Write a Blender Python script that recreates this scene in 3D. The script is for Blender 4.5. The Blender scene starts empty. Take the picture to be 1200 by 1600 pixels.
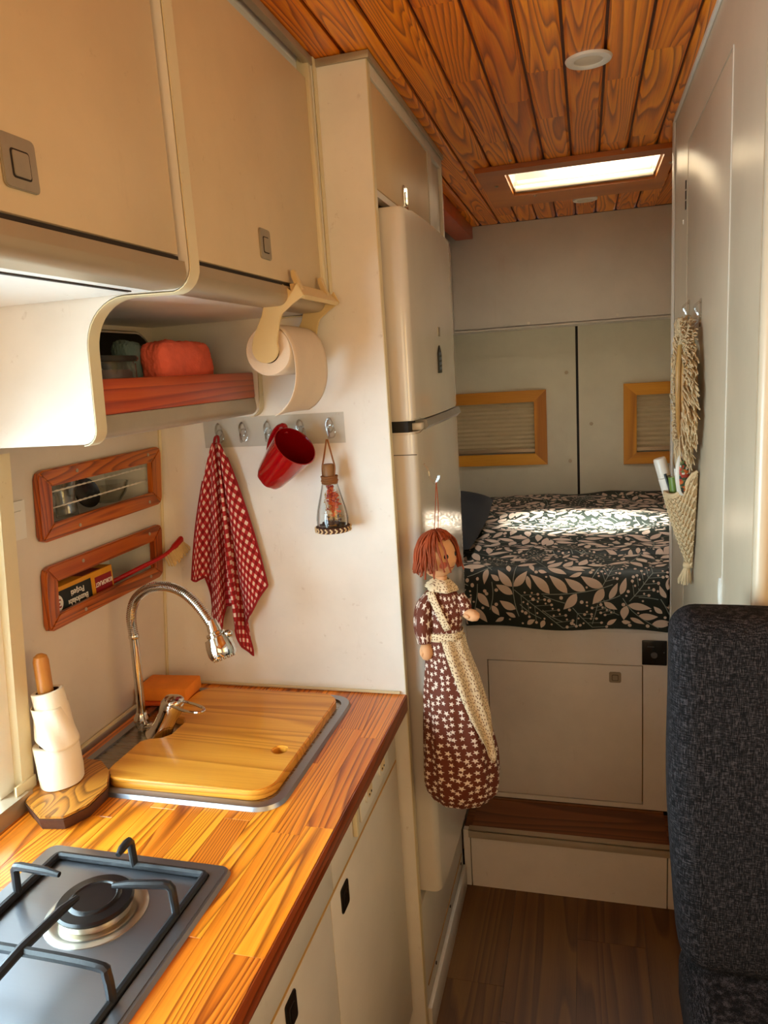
import bpy, bmesh, math, random
from mathutils import Vector, Matrix, noise
random.seed(7)
C = bpy.context.scene.collection
sc = bpy.context.scene
V = Vector

# ------------------------------------------------------------------ camera, light, exposure
YAW, PITCH, ROLL, FPX, CAMH = -0.27469205, 0.18832759, 0.06543936, 1155.79, 1.55
_f = V((math.sin(YAW) * math.cos(PITCH), math.cos(YAW) * math.cos(PITCH), -math.sin(PITCH)))
_r = V((math.cos(YAW), -math.sin(YAW), 0)); _d = _f.cross(_r)
CR, SR = math.cos(ROLL), math.sin(ROLL)
RT = _r * CR + _d * SR; DN = _d * CR - _r * SR; FW = _f
cam = bpy.data.cameras.new('camera'); camo = bpy.data.objects.new('camera', cam); C.objects.link(camo)
m3 = Matrix((RT, -DN, -FW)).transposed()
camo.matrix_world = Matrix.Translation((0, 0, CAMH)) @ m3.to_4x4()
cam.sensor_fit = 'VERTICAL'; cam.sensor_height = 36; cam.sensor_width = 27; cam.lens = 36 * FPX / 1600
cam.clip_start = 0.02
sc.camera = camo
sc.view_settings.view_transform = 'Standard'; sc.view_settings.look = 'None'
sc.view_settings.gamma = 1; sc.view_settings.use_curve_mapping = False
sc.view_settings.exposure = 0.0

w = bpy.data.worlds.new('world'); sc.world = w; w.use_nodes = True
bg = w.node_tree.nodes['Background']; bg.inputs[0].default_value = (0.80, 0.88, 1.0, 1); bg.inputs[1].default_value = 1.2

def lamp(name, kind, loc, direction, energy, color, size=None, size_y=None, angle=None, spread=None):
    l = bpy.data.lights.new(name, kind); o = bpy.data.objects.new(name, l); C.objects.link(o)
    o.location = loc; o.rotation_euler = V(direction).to_track_quat('-Z', 'Y').to_euler()
    l.energy = energy; l.color = color
    if size:
        l.shape = 'RECTANGLE'; l.size = size; l.size_y = size_y
    if angle is not None: l.angle = angle
    if spread: l.spread = spread
    return o
# sun nearly overhead, comes through the roof skylight
lamp('sun', 'SUN', (0, 0, 5), (0.0, 0.22, -1.0), 60.0, (1.0, 0.95, 0.84), angle=math.radians(13))
# daylight through the left kitchen window; warm fill added behind and on the right
lamp('daylight_left_window', 'AREA', (-1.02, 0.42, 1.18), (1, 0.25, 0.02), 32.0, (0.69, 0.89, 1.0), 0.85, 0.55)
lamp('warm_fill_front', 'AREA', (0.0, -1.45, 1.5), (0, 1, 0.05), 9.0, (1.0, 0.60, 0.10), 1.3, 0.8)  # unseen warm fill lamp added behind the viewpoint
lamp('warm_fill_side', 'AREA', (0.93, 0.05, 1.45), (-1, 0.35, -0.1), 7.0, (1.0, 0.60, 0.10), 0.8, 0.6)  # second added fill, orange, unseen on the right
lamp('daylight_roof_hatch', 'AREA', (0.03, 2.56, 2.33), (0, 0.05, -1), 5.5, (1.0, 0.96, 0.88), 0.26, 0.24)

# ------------------------------------------------------------------ pixel ray helpers (give a real 3-D point at a chosen depth)
def ray(px, py):
    return RT * ((px - 600) / FPX) + DN * ((py - 800) / FPX) + FW
def at(px, py, x=None, y=None, z=None):
    d = ray(px, py); o = V((0, 0, CAMH))
    if x is not None: t = (x - o.x) / d.x
    elif y is not None: t = (y - o.y) / d.y
    else: t = (z - o.z) / d.z
    return o + d * t
def wallx(z): return -0.95 + 0.1 * (z - 0.878)
def atw(px, py, off=0.0):
    d = ray(px, py); t = (-0.95 + off + 0.1 * (CAMH - .878)) / (d.x - .1 * d.z)
    return V((0, 0, CAMH)) + d * t

# ------------------------------------------------------------------ materials
def lin(h):
    h = h.lstrip('#'); o = []
    for i in (0, 2, 4):
        c = int(h[i:i + 2], 16) / 255
        o.append(c / 12.92 if c <= .04045 else ((c + .055) / 1.055) ** 2.4)
    return (*o, 1)
class NT:
    def __init__(s, name):
        s.m = bpy.data.materials.new(name); s.m.use_nodes = True; s.t = s.m.node_tree
        s.b = s.t.nodes['Principled BSDF']; s.out = s.t.nodes['Material Output']
    def n(s, typ, **kw):
        nd = s.t.nodes.new(typ)
        for k, v in kw.items():
            if k.startswith('_'): setattr(nd, k[1:], v)
        return nd
    def l(s, a, b): s.t.links.new(a, b)
    def math(s, op, a, b=None, c=None):
        nd = s.t.nodes.new('ShaderNodeMath'); nd.operation = op
        for i, v in enumerate((a, b, c)):
            if v is None: continue
            if isinstance(v, (int, float)): nd.inputs[i].default_value = v
            else: s.l(v, nd.inputs[i])
        return nd.outputs[0]
    def coord(s, kind='Object', scale=(1, 1, 1), rnd=False, rot=(0, 0, 0)):
        tc = s.n('ShaderNodeTexCoord'); mp = s.n('ShaderNodeMapping')
        mp.inputs['Scale'].default_value = scale; mp.inputs['Rotation'].default_value = rot
        s.l(tc.outputs[kind], mp.inputs['Vector'])
        if not rnd: return mp.outputs[0]
        oi = s.n('ShaderNodeObjectInfo'); ad = s.n('ShaderNodeVectorMath', _operation='ADD')
        mu = s.n('ShaderNodeVectorMath', _operation='SCALE'); mu.inputs[0].default_value = (7.3, 11.1, 5.7)
        s.l(s.math('MULTIPLY', oi.outputs['Random'], 9.0), mu.inputs['Scale'])
        s.l(mp.outputs[0], ad.inputs[0]); s.l(mu.outputs[0], ad.inputs[1]); return ad.outputs[0]
    def noise(s, vec, scale, detail=3, rough=.5, dist=0):
        nd = s.n('ShaderNodeTexNoise'); nd.inputs['Scale'].default_value = scale; nd.inputs['Detail'].default_value = detail
        nd.inputs['Roughness'].default_value = rough; nd.inputs['Distortion'].default_value = dist
        s.l(vec, nd.inputs['Vector']); return nd.outputs['Fac']
    def ramp(s, fac, stops, interp='LINEAR'):
        nd = s.n('ShaderNodeValToRGB'); cr = nd.color_ramp; cr.interpolation = interp
        while len(cr.elements) < len(stops): cr.elements.new(.5)
        for e, (p, c) in zip(cr.elements, stops):
            e.position = p; e.color = lin(c) if isinstance(c, str) else ((c, c, c, 1) if isinstance(c, (int, float)) else c)
        s.l(fac, nd.inputs[0]); return nd.outputs[0]
    def mix(s, fac, a, b, mode='MIX'):
        nd = s.n('ShaderNodeMix', _data_type='RGBA', _blend_type=mode)
        for i, v in ((0, fac), (6, a), (7, b)):
            if isinstance(v, (int, float)): nd.inputs[i].default_value = v
            elif isinstance(v, tuple): nd.inputs[i].default_value = v
            elif isinstance(v, str): nd.inputs[i].default_value = lin(v)
            else: s.l(v, nd.inputs[i])
        return nd.outputs[2]
    def set(s, col=None, rough=None, metal=None, **kw):
        for k, v in (('Base Color', col), ('Roughness', rough), ('Metallic', metal)) + tuple(kw.items()):
            if v is None: continue
            k = k.replace('_', ' ')
            if isinstance(v, str): s.b.inputs[k].default_value = lin(v)
            elif isinstance(v, (int, float, tuple)): s.b.inputs[k].default_value = v
            else: s.l(v, s.b.inputs[k])
        return s
    def bump(s, h, strength=.2, dist=.002):
        nd = s.n('ShaderNodeBump'); nd.inputs['Strength'].default_value = strength; nd.inputs['Distance'].default_value = dist
        s.l(h, nd.inputs['Height']); s.l(nd.outputs[0], s.b.inputs['Normal']); return s

def plain(name, col, rough=.5, metal=0, var=.06, bump=0, bscale=300, **kw):
    t = NT(name); v = t.coord()
    n = t.noise(v, 14, 4, .6)
    c = lin(col); lo = tuple(x * (1 - var) for x in c[:3]) + (1,); hi = tuple(min(1, x * (1 + var)) for x in c[:3]) + (1,)
    t.set(t.ramp(n, [(.3, lo), (.7, hi)]), rough, metal, **kw)
    if bump: t.bump(t.noise(v, bscale, 2), bump, .001)
    return t.m

def paint(name, col, rough=.45, stain='#8a6a3c', amount=.25, fine=900):
    """hand painted board: soft mottling, a few scuffs and brown specks"""
    t = NT(name); v = t.coord(rnd=True)
    c = lin(col); hi = tuple(min(1, x * 1.05) for x in c[:3]) + (1,); lo = tuple(x * .92 for x in c[:3]) + (1,)
    base = t.ramp(t.noise(v, 5, 5, .6), [(.3, lo), (.7, hi)])
    v2 = t.coord(scale=(1, 1, .25), rnd=True)
    spots = t.math('MULTIPLY', t.ramp(t.noise(v, 42, 4, .65), [(.66, 0.0), (.76, 1.0)]), amount * .8)
    scuff = t.math('MULTIPLY', t.ramp(t.noise(v2, 11, 6, .75), [(.62, 0.0), (.74, 1.0)]), amount * .5)
    c1 = t.mix(t.math('MAXIMUM', spots, scuff), base, stain)
    t.set(c1, rough)
    t.bump(t.noise(v, fine, 2, .6), .12, .0006)
    return t.m

def wood(name, c_dark, c_mid, c_light, axis='y', k=9.0, rough=.35, scale=7.0, stretch=.09, knots=True, ramp=None, coat=0.0, var=.28):
    t = NT(name); s = {'x': (stretch, 1, 1), 'y': (1, stretch, 1), 'z': (1, 1, stretch)}[axis]
    v = t.coord(scale=s, rnd=True)
    n = t.noise(v, scale, 2.0, .45, .25)
    fr = t.math('FRACT', t.math('MULTIPLY', n, k))
    rings = t.ramp(fr, [(0, c_light), (.5, c_mid), (.86, c_dark), (.95, c_mid), (1, c_light)])
    s2 = {'x': (.02, 1, 1), 'y': (1, .02, 1), 'z': (1, 1, .02)}[axis]
    fib = t.noise(t.coord(scale=s2, rnd=True), 420, 3, .6)
    col = t.mix(.20, rings, t.ramp(fib, [(.30, c_dark), (.55, c_light)]), 'MIX')
    oi = t.n('ShaderNodeObjectInfo')
    hs = t.n('ShaderNodeHueSaturation'); t.l(col, hs.inputs['Color'])
    t.l(t.math('ADD', t.math('MULTIPLY', oi.outputs['Random'], var), 1 - var / 2), hs.inputs['Value'])
    t.l(t.math('ADD', t.math('MULTIPLY', oi.outputs['Random'], .012), .494), hs.inputs['Hue'])
    c = hs.outputs[0]
    if knots:
        kn = t.n('ShaderNodeTexVoronoi'); kn.inputs['Scale'].default_value = 2.3; t.l(t.coord(scale=tuple(.7 if a < 1 else 1 for a in s), rnd=True), kn.inputs['Vector'])
        kf = t.ramp(kn.outputs['Distance'], [(.0, 1.0), (.035, .85), (.06, 0.0)])
        c = t.mix(t.math('MULTIPLY', kf, .8), c, '#3a1608')
    t.set(c, rough, 0); t.b.inputs['Coat Weight'].default_value = coat; t.b.inputs['Coat Roughness'].default_value = .12
    t.bump(fr, .08, .0006)
    return t.m

def metal(name, col, rough=.25, brush=None, var=.08):
    t = NT(name); t.set(col, rough, 1.0)
    if brush:
        v = t.coord(scale=brush); n = t.noise(v, 300, 3)
        t.set(rough=t.math('ADD', t.math('MULTIPLY', n, var * 2), rough - var)); t.bump(n, .05, .0004)
    return t.m

def see_through(name, tint=(.95, .97, .96, 1), gloss=.08, rough=.02, ior=1.45):
    """thin clear sheet: lets light straight through and keeps the surface reflections"""
    t = NT(name); tr = t.n('ShaderNodeBsdfTransparent'); tr.inputs[0].default_value = tint
    gl = t.n('ShaderNodeBsdfGlossy'); gl.inputs['Roughness'].default_value = rough
    lw = t.n('ShaderNodeLayerWeight'); lw.inputs[0].default_value = .12
    f = t.math('ADD', t.math('MULTIPLY', lw.outputs['Fresnel'], .7), gloss)
    mx = t.n('ShaderNodeMixShader'); t.l(f, mx.inputs[0]); t.l(tr.outputs[0], mx.inputs[1]); t.l(gl.outputs[0], mx.inputs[2])
    t.l(mx.outputs[0], t.out.inputs[0]); return t.m

M = {}
M['door_paint'] = paint('cream_door_paint', '#d6bd94', .42)
M['panel_paint'] = paint('white_panel_paint', '#ebe6dc', .40, amount=.32)
M['wall_paint'] = paint('wall_paint', '#ded2c0', .5, amount=.15)
M['edge'] = paint('yellowed_edge_band', '#dccda6', .45, amount=.5)
M['grey_paint'] = paint('cool_white_paint', '#d6d2c8', .40, amount=.12)
M['rear_paint'] = paint('rear_door_paint', '#dcdac6', .5, amount=.15)
M['ward_paint'] = paint('wardrobe_laminate', '#d0c0a4', .30, amount=.04)
M['base_paint'] = paint('base_unit_paint', '#d8cfbf', .42, amount=.25)
M['alu'] = plain('satin_aluminium', '#b3a083', .42, .45, var=.03)
M['alu_grey'] = plain('grey_profile', '#a89a84', .35, .3)
M['bed_paint'] = paint('bed_base_paint', '#efe7dc', .42, amount=.25)
M['groove'] = plain('dark_groove', '#2a2018', .8)
M['seam'] = plain('yellow_seam', '#b58a45', .6)
M['ceil'] = wood('stained_pine_ceiling', '#842a02', '#e47806', '#fa9a12', 'y', 42, .34, 7.0, .065, knots=False, coat=.12)
M['ceil_board'] = wood('varnished_hatch_board', '#9a4a08', '#c06a12', '#cc781c', 'x', 3, .35, 5, .2, knots=False, coat=.2)
M['top'] = wood('oiled_pine_worktop', '#7a2802', '#e87e16', '#f59a2c', 'y', 46, .30, 6.5, .055, coat=.35, var=.4)
M['top_edge'] = M['top']
M['frame_y'] = wood('niche_frame_pine_long', '#5c2208', '#a84c12', '#bb601a', 'y', 34, .35, 9, .06, coat=.2)
M['frame_z'] = wood('niche_frame_pine_short', '#5c2208', '#a84c12', '#bb601a', 'z', 34, .35, 9, .06, coat=.2)
M['rail'] = wood('shelf_rail_wood', '#8a2c04', '#b84a0c', '#c85a12', 'y', 24, .35, 10, .06, knots=False, coat=.2)
M['rear_x'] = wood('rear_frame_pine_across', '#b5701a', '#dd9628', '#e4a234', 'x', 4, .4, 5, .08)
M['rear_z'] = wood('rear_frame_pine_upright', '#b5701a', '#dd9628', '#e4a234', 'z', 4, .4, 5, .08)
M['board'] = wood('chopping_board_wood', '#bf7018', '#dc9030', '#e8a03c', 'x', 30, .34, 5, .045, knots=False, coat=.2, var=.2)
M['floor'] = wood('brown_vinyl_plank', '#4a2a0c', '#66401a', '#76501f', 'y', 16, .38, 6, .04, knots=False, var=.14)
M['tread'] = wood('brown_vinyl_tread', '#5a3010', '#7e4a22', '#92582a', 'x', 14, .36, 6, .07, var=.2)
M['slab'] = wood('live_edge_slab_wood', '#5a2b0c', '#b06c24', '#c8842e', 'y', 30, .38, 9, .4, coat=.2)
M['dowel'] = wood('dowel_wood', '#8a4a14', '#b5702a', '#c07b34', 'z', 4, .4, 9, .06, knots=False)
M['bark'] = plain('dark_bark', '#4a2a1a', .6, var=.5, bump=.5, bscale=120)
M['beam'] = plain('orange_lacquer', '#b23c0c', .3, var=.12)
M['steel'] = metal('stainless_steel', '#9c9ea4', .36, (.03, 1, 1), .07)
M['sink_steel'] = metal('sink_steel', '#9a938a', .28, (.03, 1, 1), .05)
M['chrome'] = metal('chrome', '#cfcac2', .07)
M['nickel'] = plain('satin_nickel', '#b0a590', .38, .6, var=.1)
M['dark_metal'] = metal('dark_gunmetal', '#3a3836', .35)
M['enamel'] = plain('black_enamel', '#0d0d0f', .28, var=.1)
M['iron'] = plain('matt_black_iron', '#17181b', .42, var=.2, bump=.2)
M['alu_cast'] = metal('cast_aluminium', '#c9c2b4', .3)
M['fridge'] = plain('fridge_enamel', '#d6cfc2', .16, var=.02, Coat_Weight=.5)
M['fridge_grey'] = plain('fridge_grey_plastic', '#8f8a84', .3)
M['white_plastic'] = plain('white_plastic', '#e6e0d2', .35, var=.02)
M['cream_plastic'] = plain('cream_plastic', '#d9bd85', .3, var=.02)
M['black_plastic'] = plain('black_plastic', '#101010', .25)
M['grey_plastic'] = plain('grey_plastic', '#5a5a5c', .4)
M['paper'] = plain('toilet_paper', '#e2cdb2', .9, var=.04, bump=.35, bscale=420)
M['film'] = plain('kitchen_roll_paper', '#f3e3c6', .7, var=.03, bump=.25, bscale=160)
M['card'] = plain('brown_card', '#4a2f1c', .8)
M['sponge'] = plain('orange_sponge', '#f08a24', .85, var=.12, bump=.5, bscale=350)
M['sponge2'] = plain('dark_orange_scourer', '#c9500e', .9, var=.2, bump=.6, bscale=500)
M['glaze'] = plain('red_glaze', '#98040e', .08, var=.04, Coat_Weight=.5)
M['glaze_in'] = plain('dark_red_glaze', '#7a0409', .15)
M['cork'] = plain('bamboo_stopper', '#8a6238', .55, var=.25)
M['twine'] = plain('jute_twine', '#8f5a2c', .85, var=.3, bump=.6, bscale=700)
M['clear'] = see_through('clear_acrylic', (.96, .96, .95, 1), .10, .08)
M['strip'] = see_through('adhesive_clear_strip', (.90, .90, .89, 1), .02, .45)
M['pane'] = see_through('window_pane', (.93, .96, .96, 1), .05, .01)
M['glass'] = see_through('tumbler_glass', (.96, .97, .96, 1), .10, .03)
M['bottle_glass'] = see_through('bottle_glass', (.985, .99, .985, 1), .03, .02)
M['dome'] = see_through('skylight_dome', (.9, .93, .95, 1), .04, .2)
M['cotton'] = plain('macrame_cotton', '#d8bd92', .9, var=.12, bump=.4, bscale=600)
M['rattan'] = plain('rattan_hoop', '#c99a58', .5, var=.15)
M['skin'] = plain('doll_cloth_skin', '#e0a878', .8, var=.05, bump=.2, bscale=900)
M['cheek'] = plain('doll_blush', '#d07058', .85)
M['yarn'] = plain('auburn_yarn', '#93401a', .8, var=.45, bump=.5, bscale=500)
M['navy_cloth'] = plain('navy_pillow_cotton', '#14181d', .85, var=.15, bump=.3, bscale=500)
M['pink_plush'] = plain('coral_plush', '#e8664c', .95, var=.12, bump=1, bscale=260)
M['teal_plush'] = plain('grey_green_plush', '#5c6f68', .95, var=.15, bump=1, bscale=260)
M['rubber'] = plain('black_rubber', '#0c0c0d', .6)
M['bristle'] = plain('pale_bristles', '#d9bd84', .7, var=.2)
M['red_plastic'] = plain('red_plastic', '#b01516', .3)
M['ribbed'] = plain('cream_pleated_blind', '#c9bb98', .8, var=.04)
M['yellow_card'] = plain('yellow_carton', '#e09a1c', .5)
M['label_black'] = plain('black_print', '#17201c', .5)
M['label_red'] = plain('red_print', '#8a1218', .5)
M['label_white'] = plain('white_print', '#efe9dc', .5)
M['blue_print'] = plain('blue_enamel', '#38536a', .3)
M['rope'] = plain('white_braided_cord', '#d8d2c4', .8, var=.3)
M['light_lens'] = plain('frosted_lens', '#dccfb6', .35)
M['flower_o'] = plain('dried_orange_petals', '#d0561a', .8, var=.3)
M['flower_r'] = plain('dried_red_petals', '#a01c14', .8, var=.3)
M['flower_y'] = plain('dried_golden_grass', '#c08a3a', .8, var=.3)
M['flower_b'] = plain('dried_brown_pods', '#4a2c1c', .8, var=.3)
M['print_leaf'] = plain('pale_leaf_print', '#d8c2ae', .7, var=.05)
M['print_stem'] = plain('grey_green_stem_print', '#8f958a', .7, var=.05)

def duvet_mat():
    t = NT('dark_green_duvet_cotton'); v = t.coord()
    t.set(t.ramp(t.noise(v, 6, 3), [(.3, '#0f1a12'), (.7, '#18241a')]), .62)
    t.bump(t.noise(v, 40, 4, .6), .25, .004); return t.m
M['duvet'] = duvet_mat()

def weave_mat():
    t = NT('charcoal_melange_weave'); v = t.coord()
    a = t.noise(t.coord(scale=(1, 1, .12)), 800, 3, .7); b = t.noise(t.coord(scale=(.12, .12, 1)), 800, 3, .7)
    m = t.math('ADD', t.math('MULTIPLY', a, .5), t.math('MULTIPLY', b, .5))
    t.set(t.ramp(m, [(.40, '#080707'), (.50, '#171516'), (.60, '#454041')]), .95)
    t.b.inputs['Specular IOR Level'].default_value = .15
    t.bump(m, .5, .001); return t.m
M['weave'] = weave_mat()

def gingham():
    t = NT('red_white_gingham'); uv = t.n('ShaderNodeUVMap'); sp = t.n('ShaderNodeSeparateXYZ'); t.l(uv.outputs[0], sp.inputs[0])
    P = .019
    def st(c): return t.math('GREATER_THAN', t.math('FRACT', t.math('DIVIDE', c, P)), .47)
    a, b = st(sp.outputs[0]), st(sp.outputs[1])
    s = t.math('MULTIPLY', t.math('ADD', a, b), .5)
    t.set(t.ramp(s, [(0, '#ead2c6'), (.5, '#b22a30'), (1, '#86080f')], 'LINEAR'), .9)
    th = t.noise(t.coord(), 1500, 2); t.bump(th, .3, .0008); return t.m
M['gingham'] = gingham()
M['hem'] = plain('dark_red_hem', '#8e0c14', .85, bump=.3, bscale=900)

def star_print():
    t = NT('brown_cotton_with_pale_stars'); uv = t.n('ShaderNodeUVMap')
    vo = t.n('ShaderNodeTexVoronoi'); vo.voronoi_dimensions = '2D'; vo.inputs['Scale'].default_value = 70; vo.inputs['Randomness'].default_value = .55
    t.l(uv.outputs[0], vo.inputs['Vector'])
    sc_ = t.n('ShaderNodeVectorMath', _operation='SUBTRACT'); t.l(uv.outputs[0], sc_.inputs[0]); t.l(vo.outputs['Position'], sc_.inputs[1])
    sp = t.n('ShaderNodeSeparateXYZ'); t.l(sc_.outputs[0], sp.inputs[0])
    sepc = t.n('ShaderNodeSeparateColor'); t.l(vo.outputs['Color'], sepc.inputs[0])
    ang = t.math('ADD', t.math('ARCTAN2', sp.outputs[1], sp.outputs[0]), t.math('MULTIPLY', sepc.outputs[0], 6.28))
    r = t.math('SQRT', t.math('ADD', t.math('MULTIPLY', sp.outputs[0], sp.outputs[0]), t.math('MULTIPLY', sp.outputs[1], sp.outputs[1])))
    seg = 2 * math.pi / 5
    a = t.math('ABSOLUTE', t.math('SUBTRACT', t.math('FLOORED_MODULO', ang, seg), seg / 2))   # 0..36deg
    # straight star edge between tip (R at a=36deg) and notch (r at a=0)
    R0 = t.math('ADD', t.math('MULTIPLY', sepc.outputs[1], .0016), .0052)
    x = t.math('MULTIPLY', r, t.math('COSINE', a)); y = t.math('MULTIPLY', r, t.math('SINE', a))
    # notch point (q,0), tip (R cos36, R sin36); edge function
    q = t.math('MULTIPLY', R0, .42); tx = t.math('MULTIPLY', R0, math.cos(seg / 2)); ty = t.math('MULTIPLY', R0, math.sin(seg / 2))
    cr = t.math('SUBTRACT', t.math('MULTIPLY', t.math('SUBTRACT', tx, q), y), t.math('MULTIPLY', ty, t.math('SUBTRACT', x, q)))
    ins = t.math('GREATER_THAN', cr, 0.0)
    col = t.mix(ins, '#65290f', '#ead9c8')
    t.set(col, .75); t.bump(t.noise(t.coord(), 500, 3), .25, .0015); return t.m
M['stars'] = star_print()
def dot_print():
    t = NT('cream_cotton_with_brown_dots'); uv = t.n('ShaderNodeUVMap')
    vo = t.n('ShaderNodeTexVoronoi'); vo.voronoi_dimensions = '2D'; vo.inputs['Scale'].default_value = 210; vo.inputs['Randomness'].default_value = .75
    t.l(uv.outputs[0], vo.inputs['Vector'])
    ins = t.math('LESS_THAN', vo.outputs['Distance'], .24)
    t.set(t.mix(ins, '#e2cba4', '#7a5236'), .75); t.bump(t.noise(t.coord(), 400, 3), .25, .0015); return t.m
M['dots'] = dot_print()

# ------------------------------------------------------------------ mesh builder
class B:
    def __init__(s):
        s.v = []; s.f = []; s.uv = []; s.sm = []; s.mi = []; s.cur = 0
    def add(s, verts, faces, uvs=None, smooth=True):
        o = len(s.v); s.v += [tuple(p) for p in verts]
        for i, f in enumerate(faces):
            s.f.append(tuple(k + o for k in f)); s.sm.append(smooth); s.mi.append(s.cur)
            s.uv.append([uvs[k] for k in f] if uvs else None)
        return s
    def bm(s, bm, mat=None):
        bm.normal_update()
        vs = [(mat @ v.co if mat else v.co.copy()) for v in bm.verts]; bm.verts.index_update()
        fs = [tuple(v.index for v in f.verts) for f in bm.faces]; s.add(vs, fs); bm.free(); return s
    def box(s, x0, x1, y0, y1, z0, z1, bev=0.0, seg=2, mat=None):
        bm = bmesh.new(); bmesh.ops.create_cube(bm, size=1)
        for v in bm.verts: v.co = V(((x0 + x1) / 2 + v.co.x * (x1 - x0), (y0 + y1) / 2 + v.co.y * (y1 - y0), (z0 + z1) / 2 + v.co.z * (z1 - z0)))
        if bev: bmesh.ops.bevel(bm, geom=bm.edges[:], offset=min(bev, .49 * min(abs(x1 - x0), abs(y1 - y0), abs(z1 - z0))), segments=seg, affect='EDGES', profile=.5)
        return s.bm(bm, mat)
    def tube(s, pts, rad, seg=10, caps=True, closed=False, uvscale=None):
        pts = [V(p) for p in pts]; n = len(pts); rr = rad if isinstance(rad, (list, tuple)) else [rad] * n
        vs = []; up = V((0, 0, 1)); prev = None
        for i, p in enumerate(pts):
            if closed: t = pts[(i + 1) % n] - pts[i - 1]
            else: t = pts[min(i + 1, n - 1)] - pts[max(i - 1, 0)]
            t.normalize()
            if prev is None:
                a = t.orthogonal().normalized()
            else:
                a = prev - t * prev.dot(t)
                a = a.normalized() if a.length > 1e-6 else t.orthogonal().normalized()
            prev = a; b = t.cross(a)
            for k in range(seg):
                th = 2 * math.pi * k / seg; vs.append(p + (a * math.cos(th) + b * math.sin(th)) * rr[i])
        fs = []
        for i in range(n if closed else n - 1):
            for k in range(seg):
                j = (i + 1) % n
                fs.append((i * seg + k, i * seg + (k + 1) % seg, j * seg + (k + 1) % seg, j * seg + k))
        if caps and not closed:
            fs.append(tuple(range(seg))[::-1]); fs.append(tuple((n - 1) * seg + k for k in range(seg)))
        return s.add(vs, fs)
    def lathe(s, prof, origin=(0, 0, 0), axis=(0, 0, 1), seg=32, ref=None, sq=None, ang=None):
        """prof: [(r, h)...] revolved about axis"""
        o = V(origin); ax = V(axis).normalized(); a = (V(ref) - ax * V(ref).dot(ax)).normalized() if ref else ax.orthogonal().normalized(); b = ax.cross(a)
        vs = []; fs = []
        for (r, h) in prof:
            for k in range(seg):
                th = 2 * math.pi * k / seg; m = sq(th, h) if sq else 1
                vs.append(o + ax * h + (a * math.cos(th) + b * math.sin(th)) * max(r, 1e-5) * m)
        for i in range(len(prof) - 1):
            for k in range(seg):
                k2 = (k + 1) % seg; fs.append((i * seg + k, i * seg + k2, (i + 1) * seg + k2, (i + 1) * seg + k))
        return s.add(vs, fs)
    def cyl(s, p0, p1, r, seg=24, r1=None, bev=0):
        p0, p1 = V(p0), V(p1); L = (p1 - p0).length; r1 = r if r1 is None else r1
        b = bev or min(r, L) * .08
        return s.lathe([(0, 0), (r - b, 0), (r, b), (r1, L - b), (r1 - b, L), (0, L)], p0, p1 - p0, seg)
    def prism(s, poly, fn, d0, d1, bev=0.0):
        """poly: 2-D outline (a,b); fn(a,b,d)->xyz"""
        bm = bmesh.new(); v0 = [bm.verts.new((a, b, d0)) for a, b in poly]; f = bm.faces.new(v0)
        r = bmesh.ops.extrude_face_region(bm, geom=[f])
        for g in r['geom']:
            if isinstance(g, bmesh.types.BMVert): g.co.z = d1
        if bev:
            es = [e for e in bm.edges if abs(e.verts[0].co.z - e.verts[1].co.z) < 1e-9]
            bmesh.ops.bevel(bm, geom=es, offset=bev, segments=2, affect='EDGES')
        bmesh.ops.triangulate(bm, faces=[f for f in bm.faces if len(f.verts) > 4])
        for v in bm.verts: v.co = V(fn(v.co.x, v.co.y, v.co.z))
        bmesh.ops.recalc_face_normals(bm, faces=bm.faces[:])
        return s.bm(bm)
    def grid(s, fn, nu, nv, uvfn=None, closeu=False, flip=False):
        vs = []; uv = []
        for j in range(nv + 1):
            for i in range(nu + 1):
                u, v = i / nu, j / nv; p = V(fn(u, v)); vs.append(p); uv.append(uvfn(u, v) if uvfn else (u, v))
        fs = []
        for j in range(nv):
            for i in range(nu):
                a = j * (nu + 1) + i; q = (a, a + 1, a + nu + 2, a + nu + 1); fs.append(q[::-1] if flip else q)
        return s.add(vs, fs, uv)
    def sheet(s, fn, nu, nv, uvfn, th):
        """a cloth of real thickness: grid, its offset twin and closing rim"""
        g = []; uv = []
        for j in range(nv + 1):
            for i in range(nu + 1):
                g.append(V(fn(i / nu, j / nv))); uv.append(uvfn(i / nu, j / nv))
        W = nu + 1; off = []
        for j in range(nv + 1):
            for i in range(nu + 1):
                du = g[j * W + min(i + 1, nu)] - g[j * W + max(i - 1, 0)]; dv = g[min(j + 1, nv) * W + i] - g[max(j - 1, 0) * W + i]
                n = du.cross(dv); n = n.normalized() if n.length > 1e-9 else V((0, 1, 0)); off.append(g[j * W + i] + n * th)
        vs = g + off; N = len(g); fs = []
        for j in range(nv):
            for i in range(nu):
                a = j * W + i; fs.append((a, a + W, a + W + 1, a + 1)); fs.append((a + N, a + 1 + N, a + W + 1 + N, a + W + N))
        rim = [i for i in range(W)] + [j * W + nu for j in range(1, nv + 1)] + [nv * W + i for i in range(nu - 1, -1, -1)] + [j * W for j in range(nv - 1, 0, -1)]
        for k in range(len(rim)):
            a, b = rim[k], rim[(k + 1) % len(rim)]; fs.append((a, b, b + N, a + N))
        return s.add(vs, fs, uv + uv)
    def ball(s, c, r, seg=12, sc3=(1, 1, 1)):
        bm = bmesh.new(); bmesh.ops.create_uvsphere(bm, u_segments=seg, v_segments=max(6, seg * 2 // 3), radius=1)
        for v in bm.verts: v.co = V((c[0] + v.co.x * r * sc3[0], c[1] + v.co.y * r * sc3[1], c[2] + v.co.z * r * sc3[2]))
        return s.bm(bm)
    def bounds(s):
        return [(min(v[i] for v in s.v), max(v[i] for v in s.v)) for i in range(3)]
ORI = {}
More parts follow.
